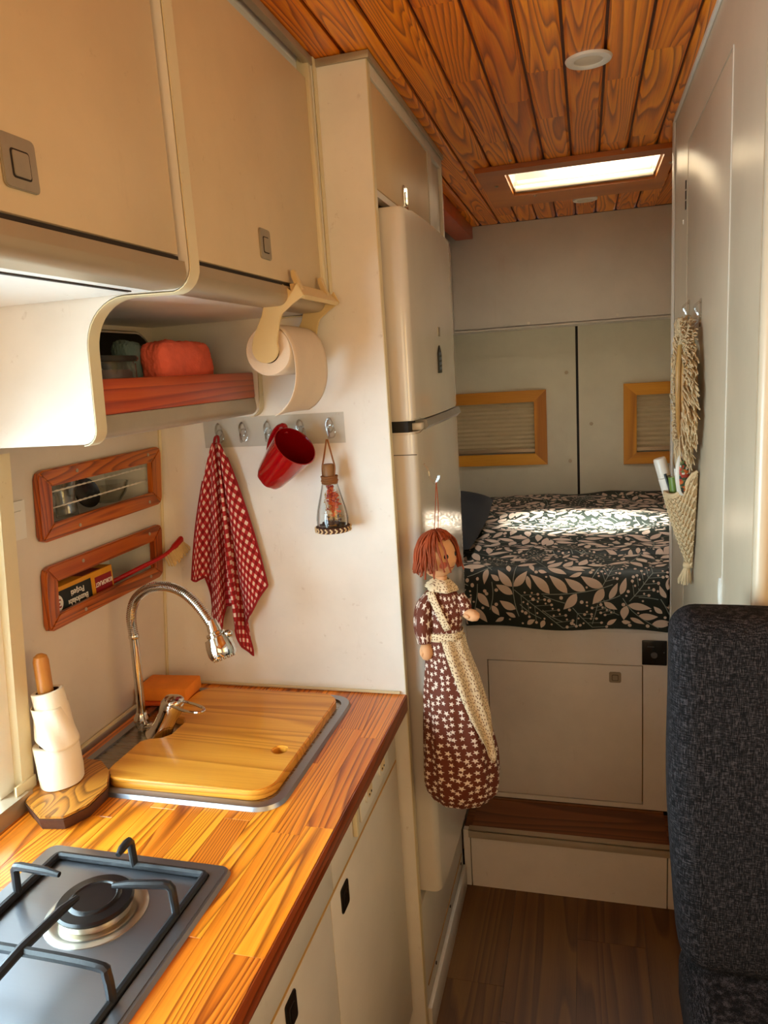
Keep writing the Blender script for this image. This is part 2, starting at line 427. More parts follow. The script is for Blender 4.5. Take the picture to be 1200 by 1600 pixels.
def build(name, b, mat, parent=None, label=None, kind=None, origin=None, sharp=35):
    if parent is not None: o3 = ORI[parent.name]
    elif origin: o3 = V(origin)
    else:
        bb = b.bounds(); o3 = V(((bb[0][0] + bb[0][1]) / 2, (bb[1][0] + bb[1][1]) / 2, bb[2][0]))
    me = bpy.data.meshes.new(name); me.from_pydata([(x - o3[0], y - o3[1], z - o3[2]) for x, y, z in b.v], [], b.f)
    if any(u for u in b.uv):
        ul = me.uv_layers.new(name='UVMap'); i = 0
        for f, u in zip(b.f, b.uv):
            for k in range(len(f)):
                if u: ul.data[i].uv = u[k]
                i += 1
    me.polygons.foreach_set('use_smooth', b.sm)
    mats = mat if isinstance(mat, (list, tuple)) else [mat]
    for m in mats: me.materials.append(M[m] if isinstance(m, str) else m)
    if len(mats) > 1: me.polygons.foreach_set('material_index', b.mi)
    me.update(); me.set_sharp_from_angle(angle=math.radians(sharp))
    o = bpy.data.objects.new(name, me); C.objects.link(o); ORI[o.name] = V(o3)
    if parent is not None: o.parent = parent
    else: o.location = o3
    if label: o['label'] = label
    if kind: o['kind'] = kind
    return o
def thing(name, label, cat, loc, group=None):
    o = bpy.data.objects.new(name, None); C.objects.link(o); o.empty_display_size = .05; o.location = loc; ORI[o.name] = V(loc)
    o['label'] = label; o['category'] = cat
    if group: o['group'] = group
    return o
def solo(name, b, mat, label, cat, group=None, **kw):
    o = build(name, b, mat, **kw); o['label'] = label; o['category'] = cat
    if group: o['group'] = group
    return o
def struct(name, b, mat, label=None, **kw):
    o = build(name, b, mat, kind='structure', **kw)
    if label: o['label'] = label; o['category'] = name.split('_')[0]
    return o
def copy_tree(o, parent=None, delta=None, label=None):
    c = o.copy(); C.objects.link(c)
    if parent is not None: c.parent = parent
    if delta is not None: c.location = c.location + V(delta)
    if label: c['label'] = label
    ORI[c.name] = ORI[o.name]
    for ch in list(o.children): copy_tree(ch, c)
    return c
def Bx(*a, **k): return B().box(*a, **k)
def holes(b, rect, hs, fn):
    """flat panel with rectangular holes; rect/holes = (a0,a1,b0,b1); fn(a,b,d) depth d 0..1; closes the reveals"""
    A = sorted({rect[0], rect[1], *[h[0] for h in hs], *[h[1] for h in hs]}); Bc = sorted({rect[2], rect[3], *[h[2] for h in hs], *[h[3] for h in hs]})
    def solid(i, j):
        if i < 0 or j < 0 or i >= len(A) - 1 or j >= len(Bc) - 1: return False
        a, c = (A[i] + A[i + 1]) / 2, (Bc[j] + Bc[j + 1]) / 2
        return not any(h[0] < a < h[1] and h[2] < c < h[3] for h in hs)
    vs = []; fs = []
    def q(*p): o = len(vs); vs.extend(fn(*x) for x in p); fs.append((o, o + 1, o + 2, o + 3))
    for i in range(len(A) - 1):
        for j in range(len(Bc) - 1):
            if not solid(i, j): continue
            a0, a1, b0, b1 = A[i], A[i + 1], Bc[j], Bc[j + 1]
            q((a0, b0, 0), (a1, b0, 0), (a1, b1, 0), (a0, b1, 0)); q((a0, b0, 1), (a0, b1, 1), (a1, b1, 1), (a1, b0, 1))
            if not solid(i - 1, j): q((a0, b0, 0), (a0, b1, 0), (a0, b1, 1), (a0, b0, 1))
            if not solid(i + 1, j): q((a1, b0, 0), (a1, b0, 1), (a1, b1, 1), (a1, b1, 0))
            if not solid(i, j - 1): q((a0, b0, 0), (a0, b0, 1), (a1, b0, 1), (a1, b0, 0))
            if not solid(i, j + 1): q((a0, b1, 0), (a1, b1, 0), (a1, b1, 1), (a0, b1, 1))
    bm = bmesh.new(); bv = [bm.verts.new(v) for v in vs]
    for f in fs: bm.faces.new([bv[k] for k in f])
    bmesh.ops.remove_doubles(bm, verts=bm.verts[:], dist=1e-5); bmesh.ops.recalc_face_normals(bm, faces=bm.faces[:])
    return b.bm(bm)
def rrect(a0, a1, b0, b1, r, n=5):
    p = []
    for (cx, cy, s) in ((a1 - r, b1 - r, 0), (a0 + r, b1 - r, 90), (a0 + r, b0 + r, 180), (a1 - r, b0 + r, 270)):
        for k in range(n + 1):
            t = math.radians(s + 90 * k / n); p.append((cx + r * math.cos(t), cy + r * math.sin(t)))
    return p
def arc(cx, cy, r, a0, a1, n=8):
    return [(cx + r * math.cos(math.radians(a0 + (a1 - a0) * k / n)), cy + r * math.sin(math.radians(a0 + (a1 - a0) * k / n))) for k in range(n + 1)]
def smooth_path(pts, n=8):
    P = [V(p) for p in pts]; P = [P[0] * 2 - P[1]] + P + [P[-1] * 2 - P[-2]]; out = []
    for i in range(1, len(P) - 2):
        for k in range(n):
            t = k / n; a, b, c, d = P[i - 1:i + 3]
            out.append(.5 * ((2 * b) + (c - a) * t + (2 * a - 5 * b + 4 * c - d) * t * t + (3 * b - a - 3 * c + d) * t ** 3))
    out.append(P[-2]); return out
def text(name, body, size, mat, parent, origin, xdir, ydir, label=None, depth=.0004, sx=1.0):
    cu = bpy.data.curves.new(name, 'FONT'); cu.body = body; cu.size = size; cu.extrude = depth; cu.align_x = 'CENTER'; cu.align_y = 'CENTER'; cu.offset = size * .012
    to = bpy.data.objects.new(name + '_tmp', cu); C.objects.link(to); bpy.context.view_layer.update()
    me = bpy.data.meshes.new_from_object(to.evaluated_get(bpy.context.evaluated_depsgraph_get()))
    bpy.data.objects.remove(to); X = V(xdir).normalized(); Y = V(ydir).normalized(); Z = X.cross(Y)
    b = B(); b.add([V(origin) + X * v.co.x * sx + Y * v.co.y + Z * v.co.z for v in me.vertices], [tuple(p.vertices) for p in me.polygons], smooth=False)
    return build(name, b, mat, parent, label)
CEIL = 2.12

# ================================================================== STRUCTURE
# floor and its planks
fl = struct('floor', Bx(-.97, .97, -1.6, 3.6, -.05, -.004), 'groove', 'dark underlay below the brown plank floor')
rowx = -.40; 
while rowx < .93:
    x1 = rowx + .178; y = -1.58 + random.uniform(-.6, 0)
    while y < 1.98:
        y1 = min(y + 1.2, 1.985); ya = max(y, -1.58)
        if y1 > ya + .05: build('plank', Bx(rowx + .0004, x1 - .0004, ya + .0004, y1 - .0004, -.004, 0.0), 'floor', fl)
        y += 1.2
    rowx = x1
# left wall, tilted inwards, with window opening and two storage niches
N1 = (atw(72, 760).y, atw(230, 770).y, 1.328, 1.392); N2 = (1.061, 1.366, 1.163, 1.222)
wl = B(); holes(wl, (-1.6, 3.6, .0, CEIL), [(-.25, .905, .905, 1.45), (N1[0] - .01, N1[1] + .01, N1[2] - .01, N1[3] + .01), (N2[0] - .01, N2[1] + .01, N2[2] - .01, N2[3] + .01)],
               lambda a, b, d: (wallx(b) - .035 * d, a, b))
struct('wall_left', wl, 'wall_paint', 'cream painted wall with two wooden framed niches above the sink')
wr = B(); holes(wr, (-1.6, 3.6, 0, CEIL), [(-.2, .85, 1.0, 1.75)], lambda a, b, d: (.95 + .035 * d, a, b))
struct('wall_right', wr, 'wall_paint', 'cream side wall behind the charcoal bench')
wf = B(); holes(wf, (-.97, .97, 0, CEIL), [(-.66, .66, 1.1, 1.9)], lambda a, b, d: (a, -1.6 - .03 * d, b)); struct('wall_front', wf, 'wall_paint', 'unseen wall added behind the viewpoint to limit sky light, with one opening')  # unseen wall, added to hold back sky light from the front
struct('wall_rear', Bx(-.97, .97, 3.54, 3.6, 0, CEIL), 'rear_paint', 'rear end of the van body behind the two rear doors')
wb = B(); wb.box(-.9, .95, 3.28, 3.30, 1.695, CEIL, .002); wb.box(-.9, .95, 3.28, 3.53, 1.69, 1.70)
struct('wall_back', wb, 'grey_paint', 'pale header board above the rear doors')
# ceiling
ce = B(); holes(ce, (-.97, .97, -1.6, 3.6), [(-.235, .225, 2.405, 2.72)], lambda a, b, d: (a, b, CEIL + .012 + .035 * d))
M['ceil_groove'] = plain('shaded_groove_brown', '#5a1e04', .5)  # shade of the grooves put into this brown
ceil = struct('ceiling', ce, 'ceil_groove', 'dark backing above the pine ceiling boards')
gx = -.268 - .0775 * 3; row = 0
while gx < .26:
    y = -1.5 + random.uniform(-.4, 0); 
    while y < 3.27:
        L = random.uniform(.30, .62); ya, yb = max(y, -1.5), min(y + L, 3.275); x0, x1 = gx + .003, gx + .0775 - .003
        segs = [(ya, yb)]
        if x0 < .24 and x1 > -.25:
            segs = []
            if ya < 2.39: segs.append((ya, min(yb, 2.39)))
            if yb > 2.74: segs.append((max(ya, 2.74), yb))
        for (a, b_) in segs:
            if b_ - a < .03: continue
            pr = [(x0, .012), (x0, .005), (x0 + .006, 0), (x1 - .006, 0), (x1, .005), (x1, .012)]
            bb = B(); bb.prism(pr, lambda a_, c_, d: (a_, d, CEIL + c_), a + .0002, b_ - .0002)
            build('plank', bb, 'ceil', ceil)
        y += L
    gx += .0775; row += 1
build('trim_board', Bx(.27, .97, -1.5, 3.27, CEIL + .001, CEIL + .012), 'ceil', ceil)
build('trim_board', Bx(-.97, -.505, -1.5, 3.27, CEIL + .001, CEIL + .012), 'ceil', ceil)
bm_ = Bx(-.53, -.455, 2.19, 3.27, 2.07, 2.119, .003)
struct('trim_1', bm_, 'beam', 'orange lacquered beam under the ceiling above the bed')
# caulk lines
cb = B(); cb.tube([(-.945, .95, .877), (-.945, 1.418, .877)], .004, 6); cb.tube([(-.945, 1.417, .878), (-.39, 1.417, .878)], .0035, 6)
cb.tube([(wallx(.88) + .002, 1.418, .88), (wallx(1.48) + .002, 1.418, 1.48)], .004, 6)
struct('trim_2', cb, 'edge', 'yellowed sealant bead around the worktop and up the corner')
struct('baseboard_left', Bx(-.3785, -.368, 1.44, 1.962, 0, .0755, .002), 'grey_paint', 'low white skirting below the refrigerator')

# step and bed platform
st = thing('entry_step', 'low white step with a brown wooden tread below the bed cupboard', 'step', (-.08, 2.06, 0))
build('riser', Bx(-.352, .200, 1.972, 1.990, 0, .176), 'bed_paint', st)
build('side_strip', Bx(-.374, -.355, 1.972, 1.990, 0, .186), 'bed_paint', st)
build('side_strip', Bx(.203, .2205, 1.972, 1.990, 0, .176), 'bed_paint', st)
nb = B(); nb.box(-.358, .214, 1.964, 1.990, .187, .1905, .001); nb.box(-.358, .214, 1.964, 1.968, .166, .1905, .001)
M['nosing'] = plain('matt_aluminium', '#c4b8a2', .4, .3)
build('nosing', nb, 'nosing', st, 'aluminium step edge')
build('tread', Bx(-.350, .206, 1.991, 2.14, .178, .188), 'tread', st)
build('tread_trim', Bx(-.374, .2205, 1.991, 2.153, .166, .178), 'tread', st)
build('tread_trim', Bx(-.350, .206, 2.142, 2.153, .178, .189), 'tread', st)

bp = thing('bed_platform', 'white bed base cupboard with one hatch at the end of the aisle', 'bed base', (-.08, 2.8, 0))
dx0, dx1, dz0, dz1 = -.305, .1457, .208, .652
fb = B(); holes(fb, (-.376, .222, .19, .757), [(dx0 - .003, dx1 + .003, dz0 - .003, dz1 + .003)], lambda a, b, d: (a, 2.155 + .018 * d, b))
build('front_panel', fb, 'bed_paint', bp)
dr = build('door', Bx(dx0, dx1, 2.1555, 2.171, dz0, dz1, .001), 'bed_paint', bp)
build('seam', Bx(dx0 - .006, dx1 + .006, 2.172, 2.176, dz0 - .006, dz1 + .006), 'seam', bp)
def latch(parent, c, ax_u, ax_v, nrm, w=.034, h=.04, mat='nickel', label=None):
    c, U, W_, N_ = V(c), V(ax_u), V(ax_v), V(nrm)
    fn = lambda a, b, d: tuple(c + U * a + W_ * b + N_ * d)
    b = B(); b.prism(rrect(-w / 2, w / 2, -h / 2, h / 2, .005, 3), fn, 0, .003, .001)
    b.cur = 1; b.prism(rrect(-w * .27, w * .27, -h * .30, h * .24, .003, 3), fn, .0028, .0034)
    b.cur = 0; b.prism(rrect(-w * .235, w * .235, -h * .265, h * .205, .002, 2), fn, .0034, .0045, .0005)
    return build('latch', b, [mat, 'groove'], parent, label)
p = at(961, 1058, y=2.155)
latch(dr, (p.x, 2.1553, p.z), (1, 0, 0), (0, 0, 1), (0, -1, 0), .034, .034, 'nickel', 'square metal push latch')
build('top_rail', Bx(-.376, .222, 2.148, 2.175, .757, .768, .002), 'bed_paint', bp)
build('slat_deck', Bx(-.93, .93, 2.176, 3.49, .735, .757), 'bed_paint', bp)
build('side_panel', Bx(-.93, -.38, 2.176, 2.194, .0, .735), 'bed_paint', bp)
build('side_panel', Bx(.225, .93, 2.176, 2.194, .0, .735), 'bed_paint', bp)
so = thing('control_panel', 'black square switch panel on the bed base beside the hatch', 'switch', (.18, 2.155, .658))
build('plate', Bx(.145, .2135, 2.149, 2.1545, .659, .735, .003), 'black_plastic', so)
kb = B(); kb.cyl((.178, 2.149, .692), (.178, 2.143, .692), .009); kb.cyl((.205, 2.149, .70), (.205, 2.147, .70), .002, 8)
build('knob', kb, 'grey_plastic', so)
build('marking', Bx(.160, .178, 2.1480, 2.1489, .7155, .7175), 'grey_plastic', so)

# ------------------------------------------------------------------ rear doors
def rear_door(name, x0, x1, hole, label, edge):
    b = B(); holes(b, (x0, x1, .70, 1.70), [hole], lambda a, c, d: (a, 3.50 + .03 * d, c))
    o = struct(name, b, 'rear_paint', label)
    a0, a1, c0, c1 = hole; W = .056
    fx0, fx1, fz0, fz1 = a0 - W, a1 + W, c0 - W * .95, c1 + W * .95
    def bar(poly, mat): 
        q = B(); q.prism(poly, lambda a, c, d: (a, 3.4995 - d, c), 0, .014, .0015); build('window_frame', q, mat, o)
    bar([(fx0, fz1), (a0, c1), (a1, c1), (fx1, fz1)], 'rear_x'); bar([(fx0, fz0), (fx1, fz0), (a1, c0), (a0, c0)], 'rear_x')
    bar([(fx0 + .0003, fz0), (a0, c0), (a0, c1), (fx0 + .0003, fz1)], 'rear_z'); bar([(a1, c0), (fx1, fz0), (fx1, fz1), (a1, c1)], 'rear_z')
    q = B(); n = 11; z0 = c0 + .022; h = (c1 - z0) / n; poly = [(3.517, z0)]
    for k in range(n): poly += [(3.511, z0 + h * (k + .5)), (3.517, z0 + h * (k + 1))]
    q.grid(lambda u, v: (a0 + .001 + (a1 - a0 - .002) * u, poly[min(int(round(v * 2 * n)), 2 * n)][0], poly[min(int(round(v * 2 * n)), 2 * n)][1]), 1, 2 * n)
    q.box(a0 + .001, a1 - .001, 3.520, 3.523, z0, c1)
    bl = build('blind', q, 'ribbed', o, 'beige pleated blind', sharp=10)
    build('blind_rail', Bx(a0 + .001, a1 - .001, 3.503, 3.519, c0 + .004, c0 + .022, .002), 'alu', o, 'aluminium rail of the blind')
    return o
d1 = rear_door('door_1', -.9, -.0475, (-.62, -.236, 1.128, 1.366), 'left rear door panel with pine framed window', 0)
d2 = rear_door('door_2', -.0365, .93, (.212, .62, 1.118, 1.372), 'right rear door panel with pine framed window', 0)
struct('trim_3', Bx(-.0474, -.0366, 3.505, 3.535, .70, 1.70), 'rubber', 'black rubber gap between the rear doors')
for o_, pts in ((d1, ((885, 582), (891, 720))), (d2, ((924, 662),))):
    for (px, py) in pts:
        q = at(px, py, y=3.5); b = B(); b.cyl((q.x, 3.4995, q.z), (q.x, 3.494, q.z), .008, 16); b.cyl((q.x, 3.4942, q.z), (q.x, 3.489, q.z), .0045, 6)
        build('bolt', b, 'nickel', o_)
for px, py in ((826, 505), (965, 492)):
    q = at(px, py, y=3.28); b = B(); b.cyl((q.x, 3.2795, q.z), (q.x, 3.277, q.z), .006, 12)
    bo = build('screw_cap', b, 'white_plastic', bpy.data.objects['wall_back'])
ob = thing('bed_locker', 'white overhead locker end above the pillow side of the bed', 'cupboard', (-.72, 2.7, 1.69))
build('body', Bx(-.82, -.56, 2.20, 3.27, 1.69, 2.068, .004), 'panel_paint', ob)
build('front_edge', Bx(-.559, -.552, 2.20, 3.27, 1.685, 2.068, .002), 'panel_paint', ob)

# ------------------------------------------------------------------ roof hatch and ceiling lamps
sk = thing('roof_hatch', 'rectangular roof skylight in a varnished board between the two ceiling lamps', 'skylight', (-.005, 2.56, CEIL))
b = B(); holes(b, (-.315, .256, 2.345, 2.885), [(-.232, .222, 2.408, 2.717)], lambda a, c, d: (a, c, CEIL - .014 * d - .0006))
build('frame_board', b, 'ceil_board', sk)
b = B(); holes(b, (-.240, .230, 2.400, 2.725), [(-.226, .216, 2.414, 2.711)], lambda a, c, d: (a, c, CEIL - .0005 + .23 * d))
build('shaft_lining', b, 'alu_cast', sk, 'shiny metal lining of the shaft')
b = Bx(-.226, .216, 2.414, 2.4175, CEIL + .04, CEIL + .10); b = B()
b.box(-.226, .216, 2.690, 2.710, CEIL - .008, CEIL + .012, .004); b.box(-.220, .210, 2.700, 2.711, CEIL + .012, CEIL + .03, .002)
build('blind_bar', b, 'alu', sk, 'grey bar of the hatch blind')
b = B(); b.grid(lambda u, v: (-.24 + .47 * u, 2.40 + .325 * v, CEIL + .232 + .03 * math.sin(math.pi * u) ** .5 * math.sin(math.pi * v) ** .5), 16, 12)
build('dome', b, 'dome', sk, 'clear domed pane')
for px, py in ((797, 250), (974, 232), (1048, 253), (776, 291), (836, 305), (980, 284), (1045, 290)):
    q = at(px, py, z=CEIL - .0146)
    if q.x < .25 and not (-.232 < q.x < .222 and 2.408 < q.y < 2.717):
        b = B(); b.cyl((q.x, q.y, CEIL - .0146), (q.x, q.y, CEIL - .0175), .0055, 14); b.ball((q.x, q.y, CEIL - .0175), .004, 8, (1, 1, .5)); build('screw', b, 'nickel', sk)
def spot(x, y, r, label):
    t = thing('ceiling_light', label, 'light', (x, y, CEIL - .012), 'round ceiling spotlights')
    b = B(); b.lathe([(r * .60, .004), (r * .62, -.004), (r * .72, -.006), (r * .95, -.004), (r, .0), (r, .0005), (r * .6, .004)], (x, y, CEIL - .0004), (0, 0, 1), 40)
    build('bezel', b, 'white_plastic', t, 'white round bezel')
    b = B(); b.lathe([(0, -.0035), (r * .4, -.0032), (r * .61, -.002), (r * .61, .004), (0, .004)], (x, y, CEIL), (0, 0, 1), 32)
    build('lens', b, 'light_lens', t, 'frosted lens, switched off')
    return t
spot(.011, 1.641, .045, 'nearer round white ceiling spotlight, the larger of the two in the photo')
spot(.002, 2.985, .045, 'farther round white ceiling spotlight beyond the skylight, close to the rear header')

# ================================================================== OVERHEAD CABINETS (left)
XO = -.485
def profile_poly():
    return [(XO + .004, 1.699), (XO + .005, 1.685)] + arc(XO - .013, 1.686, .018, 0, -90, 6) + [(XO - .045, 1.668), (XO - .045, 1.699)]
def cheek_poly():
    return [(XO + .008, 2.119), (XO + .008, 1.700)] + arc(XO - .022, 1.696, .030, 0, -80, 6)[1:] + arc(-.572, 1.600, .068, 92, 178, 9) + [(-.643, 1.53)] + arc(-.665, 1.4975, .0205, 0, -90, 5) + [(-.885, 1.477), (-.885, 2.119)]
def overhead(y0, y1, door, label, cheeks):
    t = thing('overhead_cabinet', label, 'cabinet', (-.68, (y0 + y1) / 2, 1.48), 'overhead kitchen cabinets')
    b = B(); b.box(-.885, XO - .0455, y0, y1, 1.668, 1.682); b.box(-.885, XO - .016, y0, y1, 2.105, 2.119); b.box(-.885, -.875, y0, y1, 1.682, 2.105)
    build('carcass', b, 'panel_paint', t)
    b = B(); b.box(XO - .030, XO - .016, y0, y1, 2.082, 2.1045)
    build('top_rail', b, 'grey_paint', t)
    d = build('door', Bx(XO - .016, XO, door[0], door[1], 1.7065, 2.080, .0015), 'door_paint', t)
    b = B(); b.prism(profile_poly(), lambda a, c, dd: (a, dd, c), y0, y1)
    build('bottom_profile', b, 'alu', t, 'rounded aluminium profile under the door')
    build('shadow_gap', Bx(XO - .0155, XO - .004, y0, y1, 1.699, 1.706), 'groove', t)
    return t, d
cA, dA = overhead(-.10, .868, (.12, .862), 'near overhead cabinet at upper left with the large scuffed door', 0)
latch(dA, (XO, at(28, 256, x=XO).y, at(28, 256, x=XO).z), (0, 1, 0), (0, 0, 1), (1, 0, 0), .044, .046, 'nickel', 'square metal latch, slightly worn')
build('light_slot', Bx(-.552, -.546, .40, .845, 1.6665, 1.6679), 'groove', cA, 'thin dark slot in the underside')
cB, dB = overhead(.895, 1.400, (.904, 1.386), 'far overhead cabinet above the open shelf, next to the tall panel', 0)
q = at(413, 382, x=XO)
latch(dB, (XO, q.y, q.z), (0, 1, 0), (0, 0, 1), (1, 0, 0), .040, .046, 'nickel', 'square metal latch')
for (ya, yb, nm) in ((.870, .893, 'end_panel'), (1.402, 1.4195, 'end_panel')):
    b = B(); b.prism(cheek_poly(), lambda a, c, d: (a, d, c), ya + .0008, yb - .0008); build(nm, b, 'panel_paint', cB)
    cp = cheek_poly()[:-2]; b = B()
    ins = []; 
    for i, (a, c) in enumerate(cp):
        p0 = V(cp[max(i - 1, 0)]); p1 = V(cp[min(i + 1, len(cp) - 1)]); t_ = (p1 - p0).normalized(); nrm = V((-t_.y, t_.x)); ins.append((a, c, nrm))
    b.grid(lambda u, v: ((lambda k: (cp[k][0] + ins[k][2].x * (.0014), ya + (yb - ya) * v, cp[k][1] + ins[k][2].y * (.0014)))(int(round(u * (len(cp) - 1))))), len(cp) - 1, 1)
    b2 = B(); bm = bmesh.new(); vv = [bm.verts.new(x) for x in b.v]; [bm.faces.new([vv[k] for k in f]) for f in b.f]
    bmesh.ops.recalc_face_normals(bm, faces=bm.faces[:]); bmesh.ops.solidify(bm, geom=bm.faces[:], thickness=.0015); b2.bm(bm)
    build('edge_band', b2, 'edge', cB, 'yellowed edge banding')
build('divider_upper', Bx(XO - .016, XO + .006, 1.387, 1.4015, 1.70, 2.118, .001), 'edge', cB)
b = Bx(-.885, -.655, .894, 1.401, 1.500, 1.513); build('shelf_board', b, 'panel_paint', cB)
build('shelf_back', Bx(-.885, -.875, .894, 1.401, 1.513, 1.667), 'panel_paint', cB)
build('shelf_rail', Bx(-.668, -.650, .894, 1.401, 1.5135, 1.564, .003), 'rail', cB, 'red-brown wooden gallery rail')
b = B(); b.prism([(-.652, 1.5125), (-.650, 1.500)] + arc(-.664, 1.494, .014, 0, -90, 5) + [(-.70, 1.480), (-.885, 1.480), (-.885, 1.4995), (-.656, 1.4995), (-.656, 1.5125)], lambda a, c, d: (a, d, c), .8945, 1.4010)
build('shelf_profile', b, 'alu_grey', cB, 'grey rounded profile below the rail')

b = B(); b.box(XO - .004, XO + .010, -.1, 1.414, 2.1045, 2.1185, .001)
build('top_trim', b, 'alu_grey', cB, 'grey angle trim under the ceiling')
# contents of the open shelf
def plush(name, c, sx, sy, sz, mat, label, rot=0, n=26):
    bm = bmesh.new(); bmesh.ops.create_cube(bm, size=1); bmesh.ops.subdivide_edges(bm, edges=bm.edges[:], cuts=n, use_grid_fill=True)
    R = Matrix.Rotation(rot, 3, 'Z')
    for v in bm.verts:
        k = v.co.copy(); q = V((k.x * 2, k.y * 2, k.z * 2)); r = max(abs(q.x), abs(q.y), abs(q.z))
        f = (abs(q.x) ** 5 + abs(q.y) ** 5 + abs(q.z) ** 5) ** (1 / 5)
        q = q / f * r
        p = V((q.x * sx, q.y * sy, q.z * sz)) / 2
        n_ = q.normalized() * (noise.noise(p * 330 + V(c) * 9) * .0028 + noise.noise(p * 40) * .004)
        p += n_; v.co = R @ p + V(c)
    b = B(); b.bm(bm); return solo(name, b, mat, label, 'cloth', sharp=180)
q = at(282, 557, x=-.70)
plush('cleaning_cloth', (-.712, 1.222, 1.5135 + .056), .055, .185, .112, 'pink_plush', 'folded coral pink plush cloth behind the wooden shelf rail', .0)
q = at(228, 560, x=-.74)
plush('cleaning_cloth', (-.745, 1.120, 1.5135 + .056), .035, .085, .112, 'teal_plush', 'grey-green plush cloth folded beside the coral one', .25)
t = thing('food_tub', 'dark clear-lidded tub at the left end of the open shelf', 'container', (-.745, .985, 1.5135))
b = B(); b.prism(rrect(-.80, -.69, .945, 1.070, .02, 4), lambda a, c, d: (a, c, d), 1.514, 1.590, .003); build('tub', b, 'clear', t)
b = B(); b.prism(rrect(-.795, -.695, .950, 1.065, .02, 4), lambda a, c, d: (a, c, d), 1.5155, 1.578, .003); build('contents', b, 'flower_b', t)
b = B(); b.prism(rrect(-.804, -.686, .941, 1.074, .022, 4), lambda a, c, d: (a, c, d), 1.5905, 1.599, .002); build('lid', b, 'black_plastic', t)
b = B(); b.lathe([(0, 0), (.030, 0), (.038, .136), (.035, .136), (.028, .004), (0, .004)], (-.835, 1.005, 1.5138), (0, 0, 1), 28)
solo('cup', b, 'card', 'dark brown cup in the left corner of the open shelf', 'cup')
t = thing('baking_tray', 'dark tray leaning behind the plush cloths on the open shelf', 'tray', (-.80, 1.12, 1.5135))
p0 = V((-.775, 1.02, 1.515)); b = B()
fnT = lambda a, c, d: tuple(V((-.772 - c * .50 - d * .86, 1.135 + a, 1.5145 + c * .866 - d * .5)))
b.prism(rrect(0, .20, 0, .162, .02, 4), fnT, .0, .004, .001); build('pan', b, 'dark_metal', t)
b = B(); b.tube([fnT(a, c, .002) for a, c in rrect(0, .20, 0, .162, .02, 4)], .004, 8, closed=True); build('rim', b, 'chrome', t, 'shiny rolled rim')
t = thing('round_lid', 'round pot lid with black knob leaning at the right of the open shelf', 'lid', (-.79, 1.26, 1.5135))
ax = V((.75, -.12, .62)).normalized(); cc = V((-.765, 1.325, 1.578))
b = B(); b.lathe([(0, .010), (.030, .008), (.050, .0), (.054, -.002), (.054, -.004), (.049, -.003), (.03, .006), (0, .008)], cc, ax, 36); build('disc', b, 'chrome', t)
b = B(); b.lathe([(.0, .010), (.006, .010), (.006, .018), (.014, .022), (.015, .028), (.010, .033), (0, .034)], cc + ax * -.001, ax, 20); build('knob', b, 'black_plastic', t)

# ------------------------------------------------------------------ tall panel, fridge housing
fh = thing('tall_unit', 'tall white panelled unit holding the refrigerator, with a small cupboard on top', 'cupboard', (-.66, 1.80, 0))
build('end_panel', Bx(-.88, -.3795, 1.4205, 1.438, .0, 2.118), 'panel_paint', fh)
build('end_panel', Bx(-.945, -.88, 1.4205, 1.438, .0, 1.47), 'panel_paint', fh)
build('edge_band', Bx(-.3793, -.3775, 1.4203, 1.4383, .0, 2.118), 'edge', fh, 'yellowed edge banding')
XF = -.378
b = B(); b.box(-.475, XF + .006, 1.4135, 1.4203, 2.106, 2.119, .001); b.box(XF + .0008, XF + .006, 1.4203, 2.153, 2.106, 2.119, .001)
build('top_trim', b, 'alu_grey', fh, 'grey angle trim under the ceiling')
b = B(); b.box(-.5, XF, 1.439, 2.153, 2.083, 2.118, .001); b.box(-.4, XF, 1.439, 2.0, 1.874, 1.8865); b.box(-.4, XF, 1.955, 2.003, 1.887, 2.0825); b.box(-.4, XF, 2.138, 2.1535, .19, 2.0825)
build('face_frame', b, 'base_paint', fh)
d = build('door', Bx(-.394, XF - .0015, 1.443, 1.951, 1.890, 2.079, .001), 'door_paint', fh)
q = at(633, 310, x=XF); latch(d, (XF - .001, q.y, q.z), (0, 1, 0), (0, 0, 1), (1, 0, 0), .036, .050, 'chrome', 'rounded chrome latch')
b = B(); b.box(-.84, -.394, 1.44, 2.15, 1.874, 1.886); b.box(-.84, -.396, 1.985, 2.0, .0, 1.873); b.box(-.82, -.40, 2.14, 2.153, .0, 2.08)
build('inner_boards', b, 'base_paint', fh)
build('door', Bx(-.398, -.386, 2.0045, 2.1365, 1.84, 2.080, .001), 'base_paint', fh)
build('door', Bx(-.398, -.386, 2.0045, 2.1365, .21, 1.836, .001), 'base_paint', fh)
build('lower_panel', Bx(-.392, -.379, 1.439, 1.9712, .004, .345, .001), 'grey_paint', fh)
build('vent_line', Bx(-.3788, -.3775, 1.46, 1.95, .118, .122), 'seam', fh)
for y in (1.55, 1.75, 1.93):
    b = B(); b.cyl((-.379, y, .10), (-.3765, y, .10), .004, 10); build('screw', b, 'dark_metal', fh)

